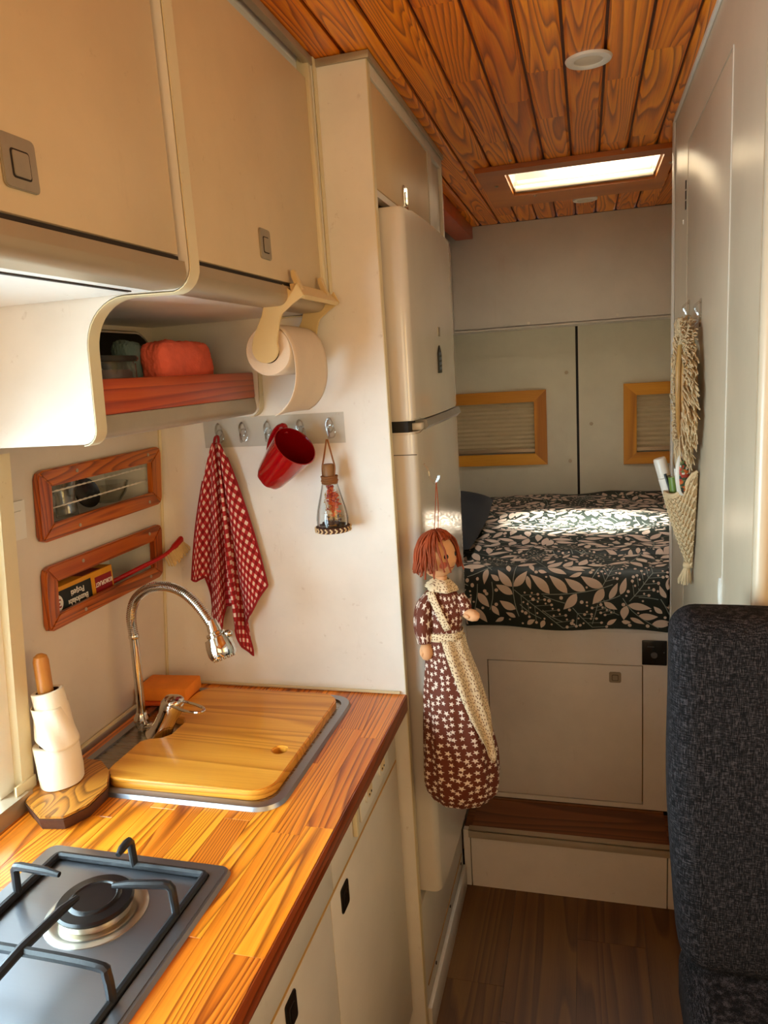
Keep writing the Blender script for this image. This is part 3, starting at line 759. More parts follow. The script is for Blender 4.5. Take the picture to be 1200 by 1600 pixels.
# refrigerator
fr = thing('refrigerator', 'cream white two-door refrigerator in the tall unit, doll hanging in front', 'refrigerator', (-.64, 1.72, .36))
build('body', Bx(-.84, -.397, 1.457, 1.982, .355, 1.868, .004), 'fridge', fr)
def fdoor(z0, z1):
    y0, y1 = 1.4575, 1.980; pts = [(-.392, y0)]
    n = 24; r = .018
    pts += [(-.352 + r * math.sin(a) - 0, y0 + r - r * math.cos(a)) for a in [math.pi / 2 * k / 6 for k in range(7)]]
    yc, hw = (y0 + y1) / 2, (y1 - y0) / 2
    pts += [(-.334 + .007 * (1 - ((y0 + r + (y1 - y0 - 2 * r) * k / n - yc) / hw) ** 2), y0 + r + (y1 - y0 - 2 * r) * k / n) for k in range(1, n)]
    pts += [(-.352 + r * math.cos(a), y1 - r + r * math.sin(a)) for a in [math.pi / 2 * k / 6 for k in range(7)]] + [(-.392, y1)]
    b = B(); b.prism(pts, lambda a, c, d: (a, c, d), z0, z1, .004); return b
ud = build('upper_door', fdoor(1.447, 1.858), 'fridge', fr); ld = build('lower_door', fdoor(.372, 1.424), 'fridge', fr)
build('door_gap', Bx(-.389, -.350, 1.463, 1.975, 1.4245, 1.4465), 'rubber', fr, 'dark gap between the doors')
b = B(); b.prism([(-.352, 1.428), (-.333, 1.420), (-.322, 1.430), (-.326, 1.4445), (-.352, 1.446)], lambda a, c, d: (a, d, c), 1.53, 1.955, .0015)
build('handle_strip', b, 'fridge_grey', fr, 'grey plastic grip strip')
b = B(); b.box(-.358, -.330, 1.50, 1.530, 1.4245, 1.440, .003); build('handle_end', b, 'fridge', fr)
build('trim_line', Bx(-.3925, -.3335, 1.4573, 1.4577, 1.378, 1.3795), 'groove', ld)
b = B(); b.box(-.333, -.3258, 1.71, 1.735, 1.620, 1.640, .001); build('badge', b, 'nickel', ud, 'small rectangular grey badge')
mg = thing('fridge_magnet', 'dark blue building-shaped magnet on the upper refrigerator door', 'magnet', (-.326, 1.76, 1.53))
q = at(686, 562, x=-.327)
fn = lambda a, c, d: (-.3255 + d, q.y + a, q.z + c)
b = B(); b.prism([(-.018, -.030), (.018, -.030), (.020, .012), (.012, .022), (.002, .032), (-.008, .024), (-.018, .014)], fn, -.002, .0015, .0005); build('shape', b, 'label_black', mg)
b = B(); 
for k in range(4): b.prism([(-.014, -.024 + k * .011), (.014, -.022 + k * .011), (.014, -.016 + k * .011), (-.014, -.017 + k * .011)], fn, .0016, .0022)
build('stripe', b, 'blue_print', mg, 'pale blue bands')
b = B()
q = at(700, 420, x=-.334); b.tube([(-.3325, q.y + .012 * math.cos(t_) * (1 if s_ else .8), q.z + s_ * .022 + .016 * math.sin(t_)) for s_ in (1,) for t_ in [k * math.pi / 6 for k in range(12)]], .0012, 6, closed=True)
b.tube([(-.3325, q.y + .010 * math.cos(t_), q.z - .022 + .018 * math.sin(t_)) for t_ in [k * math.pi / 6 for k in range(12)]], .0012, 6, closed=True)
solo('wire_magnet', b, 'nickel', 'thin figure-eight outline on the far edge of the upper refrigerator door', 'magnet')

# ================================================================== WORKTOP and base cabinets
ZT = .874
wt = thing('worktop', 'long oiled pine block worktop with sink and hob', 'worktop', (-.66, .7, .838))
xs = [-.378 - .0458 * k for k in range(13)]
for i in range(12):
    x1, x0 = xs[i], xs[i + 1]; 
    if x0 < -.93: x0 = -.935
    y = -.1 - random.uniform(0, .3)
    while y < 1.418:
        L = random.uniform(.22, .46); a, b_ = max(y, -.1), min(y + L, 1.4185)
        if 1.4185 - b_ < .06: b_ = 1.4185
        if b_ - a > .02:
            build('stave', Bx(x0 + .0001, x1 - .0001, a + .0001, b_ - .0001, .838, ZT + (.0 if i else 0), .0004, 1), 'top', wt)
        y = b_ if b_ > y + L else y + L
        if b_ >= 1.4185: break
M['top_front'] = wood('stained_shaded_worktop_edge', '#4a1604', '#8a380c', '#9c4410', 'y', 30, .34, 9, .05, knots=False, coat=.25)  # edge colour holds its stain and the shade on that face
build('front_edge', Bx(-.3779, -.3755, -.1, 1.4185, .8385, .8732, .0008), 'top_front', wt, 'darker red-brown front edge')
XB = -.403
bc = thing('base_cabinet', 'white base cabinet below the worktop with two doors and dark latches', 'cabinet', (-.66, .66, 0))
b = B(); b.box(-.90, XB - .018, -.1, 1.418, .08, .10); b.box(-.90, -.88, -.1, 1.418, .10, .830); b.box(-.90, XB - .018, 1.402, 1.418, .10, .83); b.box(-.46, XB - .018, -.1, 1.418, .81, .83)
build('carcass', b, 'base_paint', bc)
build('plinth', Bx(-.46, -.445, -.1, 1.418, .0, .08), 'base_paint', bc)
build('fascia', Bx(XB - .017, XB, .985, 1.3985, .735, .836, .001), 'base_paint', bc)
build('fascia', Bx(XB - .017, XB, .30, .983, .735, .836, .001), 'base_paint', bc)
build('seam_line', Bx(XB - .012, XB - .0012, -.1, 1.40, .7272, .7348), 'seam', bc)
for (y0, y1, ly, lz) in ((.969, 1.3985, at(538, 1400, x=XB).y, at(538, 1400, x=XB).z), (.50, .966, at(454, 1580, x=XB).y, at(454, 1580, x=XB).z), (.02, .497, None, None)):
    d = build('door', Bx(XB - .017, XB, y0, y1, .105, .727, .001), 'base_paint', bc)
    if ly: latch(d, (XB, ly, lz), (0, 1, 0), (0, 0, 1), (1, 0, 0), .036, .046, 'dark_metal', 'dark square latch')
so2 = thing('double_socket', 'white double power socket under the worktop edge by the tall panel', 'socket', (XB, 1.20, .77))
build('plate', Bx(XB + .0002, XB + .005, 1.135, 1.325, .757, .833, .002), 'white_plastic', so2)
build('cover_rib', Bx(XB + .0002, XB + .009, 1.095, 1.108, .755, .835, .002), 'edge', so2)
for y in (1.180, 1.270):
    b = B(); fnS = lambda a, c, d: (XB + .005 + d, y + a, .797 + c)
    b.prism(rrect(-.020, .020, -.021, .021, .012, 4), fnS, .0, .0035, .0005); sk_ = build('socket_face', b, 'white_plastic', so2)
    b = B(); b.prism(arc(0, 0, .0145, 0, 360, 20)[:-1], fnS, .0037, .0043); build('socket_well', b, 'cotton', sk_)
    b = B()
    for s_ in (-1, 1): b.cyl((XB + .0094, y + .006 * s_, .790), (XB + .0103, y + .006 * s_, .790), .0022, 8)
    build('contact', b, 'groove', sk_)

# window at the left edge of the picture
wn = thing('window_1', 'cream framed kitchen window at the far left edge', 'window', (-.93, .35, .88))
wn['kind'] = 'structure'
def wbox(a0, a1, c0, c1, o0, o1, bev=.003):
    bm = bmesh.new(); bmesh.ops.create_cube(bm, size=1)
    for v in bm.verts:
        a = (a0, a1)[v.co.x > 0]; c = (c0, c1)[v.co.y > 0]; o = (o0, o1)[v.co.z > 0]; v.co = V((wallx(c) + o, a, c))
    if bev: bmesh.ops.bevel(bm, geom=bm.edges[:], offset=bev, segments=2, affect='EDGES')
    bmesh.ops.recalc_face_normals(bm, faces=bm.faces[:]); b = B(); return b.bm(bm)
build('frame_post', wbox(.920, .942, .878, 1.46, .001, .034), 'edge', wn)
build('frame_post', wbox(.890, .919, .878, 1.46, .001, .016), 'panel_paint', wn)
build('frame_post', wbox(-.28, -.25, .878, 1.46, .001, .034), 'edge', wn)
build('sill', wbox(-.25, .919, .876, .902, .001, .050), 'alu_grey', wn)
build('head', wbox(-.25, .919, 1.435, 1.46, .001, .034), 'edge', wn)
build('corner_joint', wbox(.900, .944, .877, .918, .034, .038, .001), 'edge', wn)
build('pane', wbox(-.249, .904, .904, 1.434, -.020, -.016, 0), 'pane', wn)

# light switch
t = thing('wall_switch', 'small white wall switch left of the upper niche frame', 'switch', (-.90, .98, 1.32))
build('plate', wbox(.958, 1.000, 1.318, 1.378, .0005, .005, .002), 'white_plastic', t)
build('rocker', wbox(.972, .990, 1.334, 1.362, .005, .010, .002), 'white_plastic', t)

# niche frames and boxes behind them
def niche(N, outer, label, kn):
    t = thing('niche_frame', label, 'frame', (wallx(N[2]), (N[0] + N[1]) / 2, outer[2]), 'pine frames around wall niches')
    y0, y1, z0, z1 = N; Y0, Y1, Z0, Z1 = outer; r = .014
    fn = lambda a, c, d: (wallx(c) + d, a, c)
    top = [(y0, z1), (y1, z1)] + [(Y1 - .004, Z1 - .004)] + [(Y1 - r, Z1), (Y0 + r, Z1), (Y0 + .004, Z1 - .004)]
    bot = [(y1, z0), (y0, z0), (Y0 + .004, Z0 + .004), (Y0 + r, Z0), (Y1 - r, Z0), (Y1 - .004, Z0 + .004)]
    lef = [(y0, z0), (y0, z1), (Y0 + .0038, Z1 - .0042), (Y0, Z1 - r), (Y0, Z0 + r), (Y0 + .0038, Z0 + .0042)]
    rig = [(y1, z1), (y1, z0), (Y1 - .0038, Z0 + .0042), (Y1, Z0 + r), (Y1, Z1 - r), (Y1 - .0038, Z1 - .0042)]
    for pl, mt in ((top, 'frame_y'), (bot, 'frame_y'), (lef, 'frame_z'), (rig, 'frame_z')):
        b = B(); b.prism(pl, fn, .0008, .013, .002); build('frame_bar', b, mt, t)
    for (a, c) in ((Y0 + .10, Z1 - .012), (Y1 - .05, Z1 - .012), (Y0 + .10, Z0 + .012), (Y1 - .05, Z0 + .012)):
        b = B(); b.cyl((wallx(c) + .0128, a, c), (wallx(c) + .0142, a, c), .0035, 10); build('screw', b, 'nickel', t)
    b = B(); D = .11; g = .009; a0, a1, c0, c1 = y0 - g, y1 + g, z0 - g, z1 + g; x0 = wallx(z1) - .002
    xw = wallx((z0 + z1) / 2)
    b.box(xw - D, xw - .004, a0, a1, c0 - .003, c0); b.box(xw - D, xw - .006, a0, a1, c1, c1 + .003)
    b.box(xw - D, xw - .004, a0 - .003, a0, c0 - .003, c1 + .003); b.box(xw - D, xw - .004, a1, a1 + .003, c0 - .003, c1 + .003); b.box(xw - D - .003, xw - D, a0 - .003, a1 + .003, c0 - .003, c1 + .003)
    build('niche_box', b, 'grey_paint', t)
    return t, xw
O1 = (1.027, 1.404, 1.298, 1.422); O2 = (1.030, 1.399, 1.136, 1.254)
n1, xw1 = niche(N1, O1, 'upper pine framed wall niche holding glasses behind white cords', 0)
n2, xw2 = niche(N2, O2, 'lower pine framed wall niche holding a yellow carton', 0)
for (pa, pb) in (((78, 792), (225, 755)), ((80, 762), (224, 728))):
    A_, B_ = atw(*pa, off=-.004), atw(*pb, off=-.004); A_.y = N1[0] - .006; B_.y = N1[1] + .006; k_ = .350 if pa[1] > 780 else .80; A_.z = N1[2] + (N1[3] - N1[2]) * k_; B_.z = A_.z + .003; A_.x = wallx(A_.z) - .005; B_.x = A_.x
    b = B(); n = 60
    for s_ in (0, 1): b.tube([A_.lerp(B_, k / n) + V((.0009 * math.cos(k * 1.1 + s_ * 3.14), 0, .0009 * math.sin(k * 1.1 + s_ * 3.14))) for k in range(n + 1)], .0011, 5)
    build('cord', b, 'rope', n1, 'white twisted safety cord')
def tumbler(y, label, x=-.945):
    zb = N1[2] - .009 + .0004; H = .074
    b = B(); b.lathe([(0, 0), (.021, 0), (.020, .012), (.018, .030), (.024, .060), (.028, H), (.0265, H), (.0225, .060), (.0165, .030), (.018, .006), (0, .005)], (x, y, zb), (0, 0, 1), 32)
    return solo('tea_glass', b, 'glass', label, 'glass', 'tea glasses in the upper niche')
tumbler(1.092, 'leftmost clear waisted glass behind the cords in the upper niche', -.948)
tumbler(1.165, 'second clear waisted glass in the upper niche, beside the dark oval dish', -.948)
b = B(); zb = N1[2] - .0086; b.lathe([(0, 0), (.024, .001), (.030, .006), (.030, .009), (.022, .005), (0, .004)], (-.958, 1.235, zb + .0305), (.95, -.15, .28), 28)
solo('small_dish', b, 'black_plastic', 'dark round dish standing on edge in the middle of the upper niche', 'dish')
b = B(); b.lathe([(0, 0), (.022, 0), (.036, .018), (.042, .040), (.040, .040), (.034, .020), (.021, .003), (0, .002)], (-.962, 1.315, zb + .0004), (0, 0, 1), 32)
solo('glass_bowl', b, 'glass', 'clear glass bowl at the right end of the upper niche', 'bowl')

# carton in lower niche
zb = N2[2] - .009 + .0005
bx = thing('bag_carton', 'yellow carton of fridge bags with black and red labels, upside down', 'box', (-.955, 1.15, zb))
cx0, cx1, cy0, cy1, cz0, cz1 = -.972, -.927, 1.058, 1.245, zb, zb + .049
build('carton', Bx(cx0, cx1, cy0, cy1, cz0, cz1, .001), 'yellow_card', bx)
xf = cx1 + .0003
lb = build('front_label', Bx(xf - .0002, xf + .0003, cy0 + .002, cy0 + .118, cz0 + .003, cz1 - .008), 'label_black', bx, 'black printed panel')
rb = build('side_label', Bx(xf - .0002, xf + .0003, cy0 + .130, cy1 - .005, cz0 + .006, cz1 - .012), 'label_red', bx, 'dark red printed panel')
build('top_label', Bx(cx0 + .006, cx1 - .004, cy0 + .10, cy1 - .03, cz1, cz1 + .0004), 'label_red', bx)
b = B(); b.prism(arc(cy0 + .0185, cz0 + .020, .0165, 0, 360, 24)[:-1], lambda a, c, d: (xf + d, a, c), .0003, .0006); build('number_patch', b, 'label_white', bx)
text('lettering', 'Buzdolabı\nPoşeti', .0155, 'label_white', bx, (xf + .0006, cy0 + .077, cz0 + .0205), (0, -1, 0), (0, 0, -1), 'white upside-down lettering', sx=.95)
text('lettering', 'KOROPLAST', .0125, 'label_white', bx, (xf + .0006, cy0 + .156, cz0 + .022), (0, -1, 0), (0, 0, -1), 'white upside-down lettering', sx=.75)
text('lettering', '36', .022, 'label_red', bx, (xf + .0008, cy0 + .019, cz0 + .020), (0, -1, 0), (0, 0, -1), 'upside-down number')
b = B(); b.tube([(-.965 + .006 * math.sin(k), 1.065 + k * .0065, cz1 + .0055 + .003 * math.sin(k * 2.1)) for k in range(13)], [.004 + .002 * math.sin(k * 1.7) ** 2 for k in range(13)], 8)
solo('plastic_bag', b, 'clear', 'crumpled clear plastic bag lying on top of the yellow carton', 'bag', sharp=180)
# dish brush
br = thing('dish_brush', 'red-handled dish brush poking out of the lower niche', 'brush', (-.93, 1.33, zb))
P0 = V((-.945, 1.262, zb + .006)); P1 = at(262, 864, x=-.885); P2 = at(292, 832, x=-.865)
b = B(); b.tube(smooth_path([P0, P0.lerp(P1, .5) + V((0, 0, -.001)), P1, P2], 6), [.005] * 8 + [.0045] * 6 + [.007] * 5, 10); hd = build('handle', b, 'red_plastic', br)
b = B(); ax = (P2 - P1).normalized(); dn = V((.55, -.25, -.75)).normalized()
for i in range(11):
    for j in range(4):
        o = P1.lerp(P2, i / 10 * 1.02) + V((.004, .004, 0)) * (j - 1.5) * .9; e = o + dn * .030 + ax * (i - 5) * .0008 + V((random.uniform(-1, 1), random.uniform(-1, 1), random.uniform(-1, 1))) * .002
        b.tube([o, e], [.0016, .0022], 5)
build('bristles', b, 'bristle', br)

# ================================================================== SINK, BOARD, TAP
sn = thing('sink', 'stainless steel inset sink under the wooden board', 'sink', (-.69, 1.17, ZT))
SX0, SX1, SY0, SY1 = -.905, -.478, .965, 1.385
b = B(); outer = rrect(SX0 + .003, SX1 - .003, SY0 + .003, SY1 - .003, .042, 6)
def ringprism(b, out, inn, z0, z1, base=None):
    n = len(out); vs = [(x, y, z0) for x, y in (base or out)] + [(x, y, z1) for x, y in out] + [(x, y, z1) for x, y in inn] + [(x, y, z0) for x, y in inn]; fs = []
    for k in range(n):
        j = (k + 1) % n
        for l in range(4):
            a, c = l * n, ((l + 1) % 4) * n; fs.append((a + k, a + j, c + j, c + k))
    return b.add(vs, fs)
ringprism(b, outer, rrect(SX0 + .018, SX1 - .018, SY0 + .018, SY1 - .018, .032, 6), ZT + .0003, ZT + .0070, rrect(SX0, SX1, SY0, SY1, .045, 6))
build('rim', b, 'steel', sn)
b = B(); b.prism(rrect(SX0 + .014, SX1 - .014, SY0 + .014, SY1 - .014, .034, 6), lambda a, c, d: (a, c, d), ZT + .0002, ZT + .0030); build('basin_ledge', b, 'sink_steel', sn)
bd = thing('chopping_board', 'rounded wooden board lying in the sink with a finger hole', 'board', (-.66, 1.17, ZT + .003))
BXa, BXb, BYa, BYb = -.822, -.503, .990, 1.362
out = []
for i, (x, y) in enumerate(rrect(BXa, BXb, BYa, BYb, .040, 6)): out.append((x, y))
tp = [p_ for p_ in out]
# cut-out for the tap on the left edge
left_top = [p_ for p_ in tp if p_[0] < BXa + .041 and p_[1] > 1.2]; 
poly = tp[:14] + [(BXa, 1.235), (BXa + .012, 1.222), (BXa + .035, 1.215), (BXa + .046, 1.200), (BXa + .046, 1.150), (BXa + .035, 1.135), (BXa + .012, 1.128), (BXa, 1.115)] + tp[14:]
hq = at(437, 1170, z=ZT + .022); HC = (hq.x, hq.y); hr = .013
NB = 10; planks_y = [BYa + (BYb - BYa) * k / 5 for k in range(6)]
# a single board with a real hole: bridge outline and hole
bm = bmesh.new(); hol = [(HC[0] + hr * math.cos(2 * math.pi * k / 24), HC[1] + hr * math.sin(2 * math.pi * k / 24)) for k in range(24)]
ev = [bm.verts.new((x, y, 0)) for x, y in poly]; hv = [bm.verts.new((x, y, 0)) for x, y in hol]
es = [bm.edges.new((ev[k], ev[(k + 1) % len(ev)])) for k in range(len(ev))] + [bm.edges.new((hv[k], hv[(k + 1) % 24])) for k in range(24)]
bmesh.ops.triangle_fill(bm, edges=es, use_beauty=True, use_dissolve=False)
for f in list(bm.faces):
    c_ = f.calc_center_median()
    if (c_.x - HC[0]) ** 2 + (c_.y - HC[1]) ** 2 < (hr * .9) ** 2: bm.faces.remove(f)
r = bmesh.ops.extrude_face_region(bm, geom=bm.faces[:])
for g in r['geom']:
    if isinstance(g, bmesh.types.BMVert): g.co.z = .017
bmesh.ops.recalc_face_normals(bm, faces=bm.faces[:])
be = [e for e in bm.edges if len(e.link_faces) == 2 and e.calc_face_angle(0) > 1.2 and abs(e.verts[0].co.z - e.verts[1].co.z) < 1e-6 and e.verts[0].co.z > .01]
bmesh.ops.bevel(bm, geom=be, offset=.0025, segments=3, affect='EDGES')
b = B(); b.bm(bm, Matrix.Translation((0, 0, ZT + .0034))); build('board', b, 'board', bd)

tpn = thing('kitchen_tap', 'chrome tap with flexible gooseneck spout beside the wooden board', 'tap', (-.81, 1.17, ZT + .003))
zt = ZT + .0033
# body: flared leaning column
A0 = V((at(236, 1160, z=zt).x + .004, 1.165, zt)); A1 = at(268, 1105, y=1.165)
b = B(); dirb = (A1 - A0).normalized()
b.lathe([(0, 0), (.027, 0), (.028, .003), (.024, .010), (.020, .030), (.0195, .055), (.022, .070), (.0225, .080), (.019, .090), (.010, .095), (0, .096)], A0, dirb, 32)
bodyt = build('body', b, 'chrome', tpn)
top = A0 + dirb * .086
L1 = at(316, 1112, y=1.12)
b = B(); hv_ = (L1 - top).normalized(); side = hv_.cross(V((0, 0, 1))).normalized(); Ln = (L1 - top).length
b.ball(top + V((0, 0, .002)), .0205, 20, (1, 1, .55))
loop = [top + hv_ * (Ln * .25) + side * .013, top + hv_ * (Ln * .6) + side * .014, top + hv_ * (Ln * .9) + side * .010, top + hv_ * (Ln * 1.0), top + hv_ * (Ln * .9) - side * .010, top + hv_ * (Ln * .6) - side * .014, top + hv_ * (Ln * .25) - side * .013]
b.tube(smooth_path([top + side * .012] + loop + [top - side * .012], 5), .0028, 8)
lv = build('lever', b, 'chrome', tpn, 'looped chrome lever')
b = B(); q_ = top + hv_ * .016 + V((0, 0, .0105)); b.cyl(q_, q_ + V((0, 0, .001)), .004, 12); build('hot_mark', b, 'label_red', lv)
# spout
sp_pts = [(222, 1128), (219, 1090), (214, 1040), (209, 995), (205, 965), (211, 938), (231, 920), (257, 916), (283, 924), (306, 943), (324, 966), (335, 984)]
ys = [1.19, 1.19, 1.19, 1.19, 1.19, 1.189, 1.186, 1.182, 1.176, 1.17, 1.164, 1.16]
W3 = [at(px, py, y=yy) for (px, py), yy in zip(sp_pts, ys)]
b = B(); b.lathe([(0, -.022), (.006, -.022), (.013, -.008), (.0155, .004), (.0155, .010), (.012, .016), (.012, .018), (.0095, .022), (0, .022)], W3[0], (W3[1] - W3[0]), 24)
b.tube([W3[0] + V((0, 0, -.012)), A0 + dirb * .030], .008, 12)
build('spout_joint', b, 'chrome', tpn)
b = B(); b.tube(smooth_path(W3[:4], 4), .0088, 16); b.lathe([(.0088, -.004), (.0102, -.002), (.0102, .004), (.0088, .006)], W3[3], W3[4] - W3[3], 20); build('spout_pipe', b, 'chrome', tpn)
hp = smooth_path([W3[3] + V((0, 0, -.002))] + W3[4:], 1)
fine = smooth_path(W3[3:], 14); L = [0]
for i in range(1, len(fine)): L.append(L[-1] + (fine[i] - fine[i - 1]).length)
tot = L[-1]; pitch = .0038; pts = []; rad = []; nst = int(tot / pitch) * 4
for k in range(nst + 1):
    s_ = tot * k / nst; i = max(j for j in range(len(L)) if L[j] <= s_ + 1e-9); i = min(i, len(L) - 2)
    pts.append(fine[i].lerp(fine[i + 1], (s_ - L[i]) / (L[i + 1] - L[i]))); rad.append(.0085 + (.0012 if k % 4 in (1, 2) else -.0009))
b = B(); b.tube(pts, rad, 16); build('flexible_hose', b, 'chrome', tpn, 'ribbed flexible metal hose', sharp=60)
hd0 = W3[-1]; hax = (at(347, 1022, y=1.15) - at(330, 975, y=1.163)).normalized()
b = B(); b.lathe([(0, -.018), (.0095, -.018), (.0125, -.002), (.0125, .004), (.0175, .006), (.018, .010), (.0165, .012), (.0165, .0135), (.0235, .016), (.0262, .030), (.0262, .044), (.0240, .050), (.0225, .053), (0, .053)], hd0, hax, 40)
hdp = build('spray_head', b, 'chrome', tpn)
b = B(); sd = hax.cross(V((0, -1, .2))).normalized(); b.ball(hd0 + hax * .016 - sd * .024, .0075, 12, (1.2, 1, .9)); build('mode_tab', b, 'chrome', hdp)
b = B()
for k in range(14):
    a_ = k * 2 * math.pi / 14; u_ = hax.orthogonal().normalized(); v_ = hax.cross(u_); b.cyl(hd0 + hax * .0525 + (u_ * math.cos(a_) + v_ * math.sin(a_)) * .018, hd0 + hax * .0565 + (u_ * math.cos(a_) + v_ * math.sin(a_)) * .018, .0024, 8)
build('nozzle', b, 'chrome', hdp)

# sponge
spg = thing('sponge', 'orange sponge in the corner of the worktop behind the tap', 'sponge', (-.86, 1.33, ZT))
c0 = at(266, 1083, z=ZT + .02); RM = Matrix.Translation((c0.x, c0.y, 0)) @ Matrix.Rotation(.08, 4, 'Z')
b = B(); b.box(-.062, .052, -.040, .036, ZT + .0078, ZT + .017, .003, 2, RM); build('scourer', b, 'sponge2', spg)
b = B(); b.box(-.060, .056, -.036, .040, ZT + .0172, ZT + .046, .004, 2, RM); build('foam', b, 'sponge', spg)

# kitchen roll stand with two rolls
ks = thing('roll_stand', 'live edge wooden stand with an upright dowel by the window', 'stand', (-.868, .965, ZT))
qs = [(40, 1262), (62, 1288), (100, 1288), (140, 1268), (170, 1238), (174, 1213), (160, 1196), (128, 1192)]
pl = [(at(px, py, z=ZT + .012).x, at(px, py, z=ZT + .012).y) for px, py in qs] + [(-.925, 1.045), (-.934, .99)]
cx_, cy_ = sum(p_[0] for p_ in pl) / len(pl), sum(p_[1] for p_ in pl) / len(pl)
b = B(); b.prism(pl, lambda a, c, d: (cx_ + (a - cx_) * (1 - .05 * (d < .01)), cy_ + (c - cy_) * (1 - .05 * (d < .01)), ZT + .0004 + d), .0, .019); build('bark_edge', b, 'bark', ks, 'dark bark edge')
b = B(); b.prism([(cx_ + (a - cx_) * .985, cy_ + (c - cy_) * .985) for a, c in pl], lambda a, c, d: (a, c, ZT + d), .0195, .0235, .0015); build('slab', b, 'slab', ks)
DX, DY = -.889, .965
zt2 = at(62, 1022, y=DY).z
DX = at(62, 1022, y=DY).x
b = B(); b.lathe([(0, 0), (.0125, 0), (.0125, zt2 - .012 - ZT - .0237), (.0105, zt2 - .004 - ZT - .0237), (.005, zt2 - ZT - .0237), (0, zt2 + .0005 - ZT - .0237)], (DX, DY, ZT + .0237), (0, 0, 1), 24); build('dowel', b, 'dowel', ks)
def roll(c0, c1, r, label, wob=.03):
    t = thing('paper_roll', label, 'paper roll', tuple(c0), 'paper rolls on the dowel'); c0 = V(c0); c1 = V(c1); H = (c1 - c0).length
    sq = lambda th, h: 1 + wob * math.sin(th * 2 + h * 30) + wob * .5 * math.sin(th * 5 + h * 60)
    b = B(); b.lathe([(r * .72, .003), (r * .72, 0), (r, 0), (r * 1.01, H * .3), (r * .99, H * .6), (r, H - .001), (r * .97, H), (r * .80, H + .0005), (r * .72, H - .001)], c0, c1 - c0, 48, sq=sq); build('paper', b, 'film', t, sharp=60)
    b = B(); b.lathe([(r * .705, .001), (r * .705, H - .001), (r * .64, H - .001), (r * .64, .001)], c0, c1 - c0, 40, sq=sq); build('core', b, 'card', t)
    return t
zl0 = ZT + .0245; zl1 = at(80, 1158, y=DY).z
roll((DX + .006, DY, zl0), (DX + .004, DY, zl1), .0355, 'lower cream paper roll standing on the wooden slab')
zu = at(66, 1078, y=DY).z
u = roll((DX + .016, DY - .002, zl1 + .0035), (DX + .0035, DY, zu), .0255, 'upper tilted cream paper roll on the dowel')
b = B(); P_ = V((DX + .0105, DY - .001, zl1 - .004))
def wrap(uu, vv):
    a_ = -2.9 + uu * 3.9; rr = .0272 + .0055 * (1 - vv) ** 1.3 + .0016 * math.sin(uu * 17 + vv * 4)
    return (P_.x - .007 * vv + rr * math.cos(a_), P_.y + rr * math.sin(a_), P_.z + .013 + .060 * vv + (1 - vv) * (.012 * math.cos(uu * 4.2 + .6)))
b.sheet(wrap, 40, 14, lambda a_, c_: (a_, c_), .0011)
build('loose_sheet', b, 'film', u, 'loose end of the paper', sharp=180)

# ================================================================== HOB
hb = thing('gas_hob', 'stainless steel gas hob with black pan supports at lower left', 'hob', (-.64, .57, ZT))
HX0, HX1, HY0, HY1 = -.788, -.490, .31, .829
b = B(); ringprism(b, rrect(HX0, HX1, HY0, HY1, .014, 5), rrect(HX0 + .005, HX1 - .005, HY0 + .005, HY1 - .005, .010, 5), ZT + .0004, ZT + .006, rrect(HX0 - .003, HX1 + .003, HY0 - .003, HY1 + .003, .016, 5))
ringprism(b, rrect(HX0 + .004, HX1 - .004, HY0 + .004, HY1 - .004, .011, 5), rrect(HX0 + .020, HX1 - .020, HY0 + .020, HY1 - .020, .008, 5), ZT + .004, ZT + .0075)
build('rim', b, 'steel', hb)
b = B(); b.prism(rrect(HX0 + .012, HX1 - .012, HY0 + .012, HY1 - .012, .009, 5), lambda a, c, d: (a, c, d), ZT + .0004, ZT + .0034); build('tray', b, 'steel', hb)
zh = ZT + .0035
def burner(cx, cy):
    b = B(); b.lathe([(.0, .0), (.066, .0), (.066, .0008), (.062, .0030), (.056, .0036), (.050, .0012), (0, .001)], (cx, cy, zh), (0, 0, 1), 56); d = build('drip_ring', b, 'alu_cast', hb, 'pressed shiny ring around the burner')
    b = B(); b.lathe([(.0, 0), (.044, 0), (.046, .003), (.045, .0095), (.0, .0095)], (cx, cy, zh + .0012), (0, 0, 1), 48)
    bb_ = build('burner_base', b, 'alu_cast', hb)
    b = B()
    b.lathe([(0, .0), (.043, .0), (.049, .003), (.0495, .006), (.047, .0085), (.034, .0095), (.032, .0115), (.029, .0125), (.027, .0110), (0, .0105)], (cx, cy, zh + .011), (0, 0, 1), 56)
    build('burner_cap', b, 'enamel', hb, 'glossy black burner cap')
BC = at(148, 1402, z=zh + .021)
burner(BC.x, BC.y); burner(BC.x, BC.y - .245)
def arm(pts, r=.0045):
    b = B(); b.tube(smooth_path(pts, 5), r, 8); return b
zr = zh + .0052; zg = zh + .050
X0r, X1r, Y0r, Y1r = HX0 + .030, HX1 - .027, HY0 + .030, HY1 - .024
ps = thing('pan_support', 'black iron pan support standing on the gas hob', 'pan support', (-.64, .57, ZT + .004))
b = B(); b.tube([(x, y, zr) for x, y in rrect(X0r, X1r, Y0r, Y1r, .006, 3)], .0055, 8, closed=True); build('base_frame', b, 'iron', ps)
def arm3(root, tip, up=zg, mid=None):
    root = V((*root, zr)); tip = V((*tip, up - .004)); d = (tip - root); d.z = 0; d.normalize()
    k1 = root + V((0, 0, up - zr - .004)) + d * .002; 
    b = B(); b.tube([root, root.lerp(k1, .6), k1 + V((0, 0, -.004)), k1 + d * .004 + V((0, 0, .001)), k1 + d * .010 + V((0, 0, .002)), tip.lerp(k1, .3) + V((0, 0, .002)), tip], [.0056, .0056, .0056, .0058, .0060, .0056, .0036], 10)
    build('arm', b, 'iron', ps)
cx, cy = BC.x, BC.y
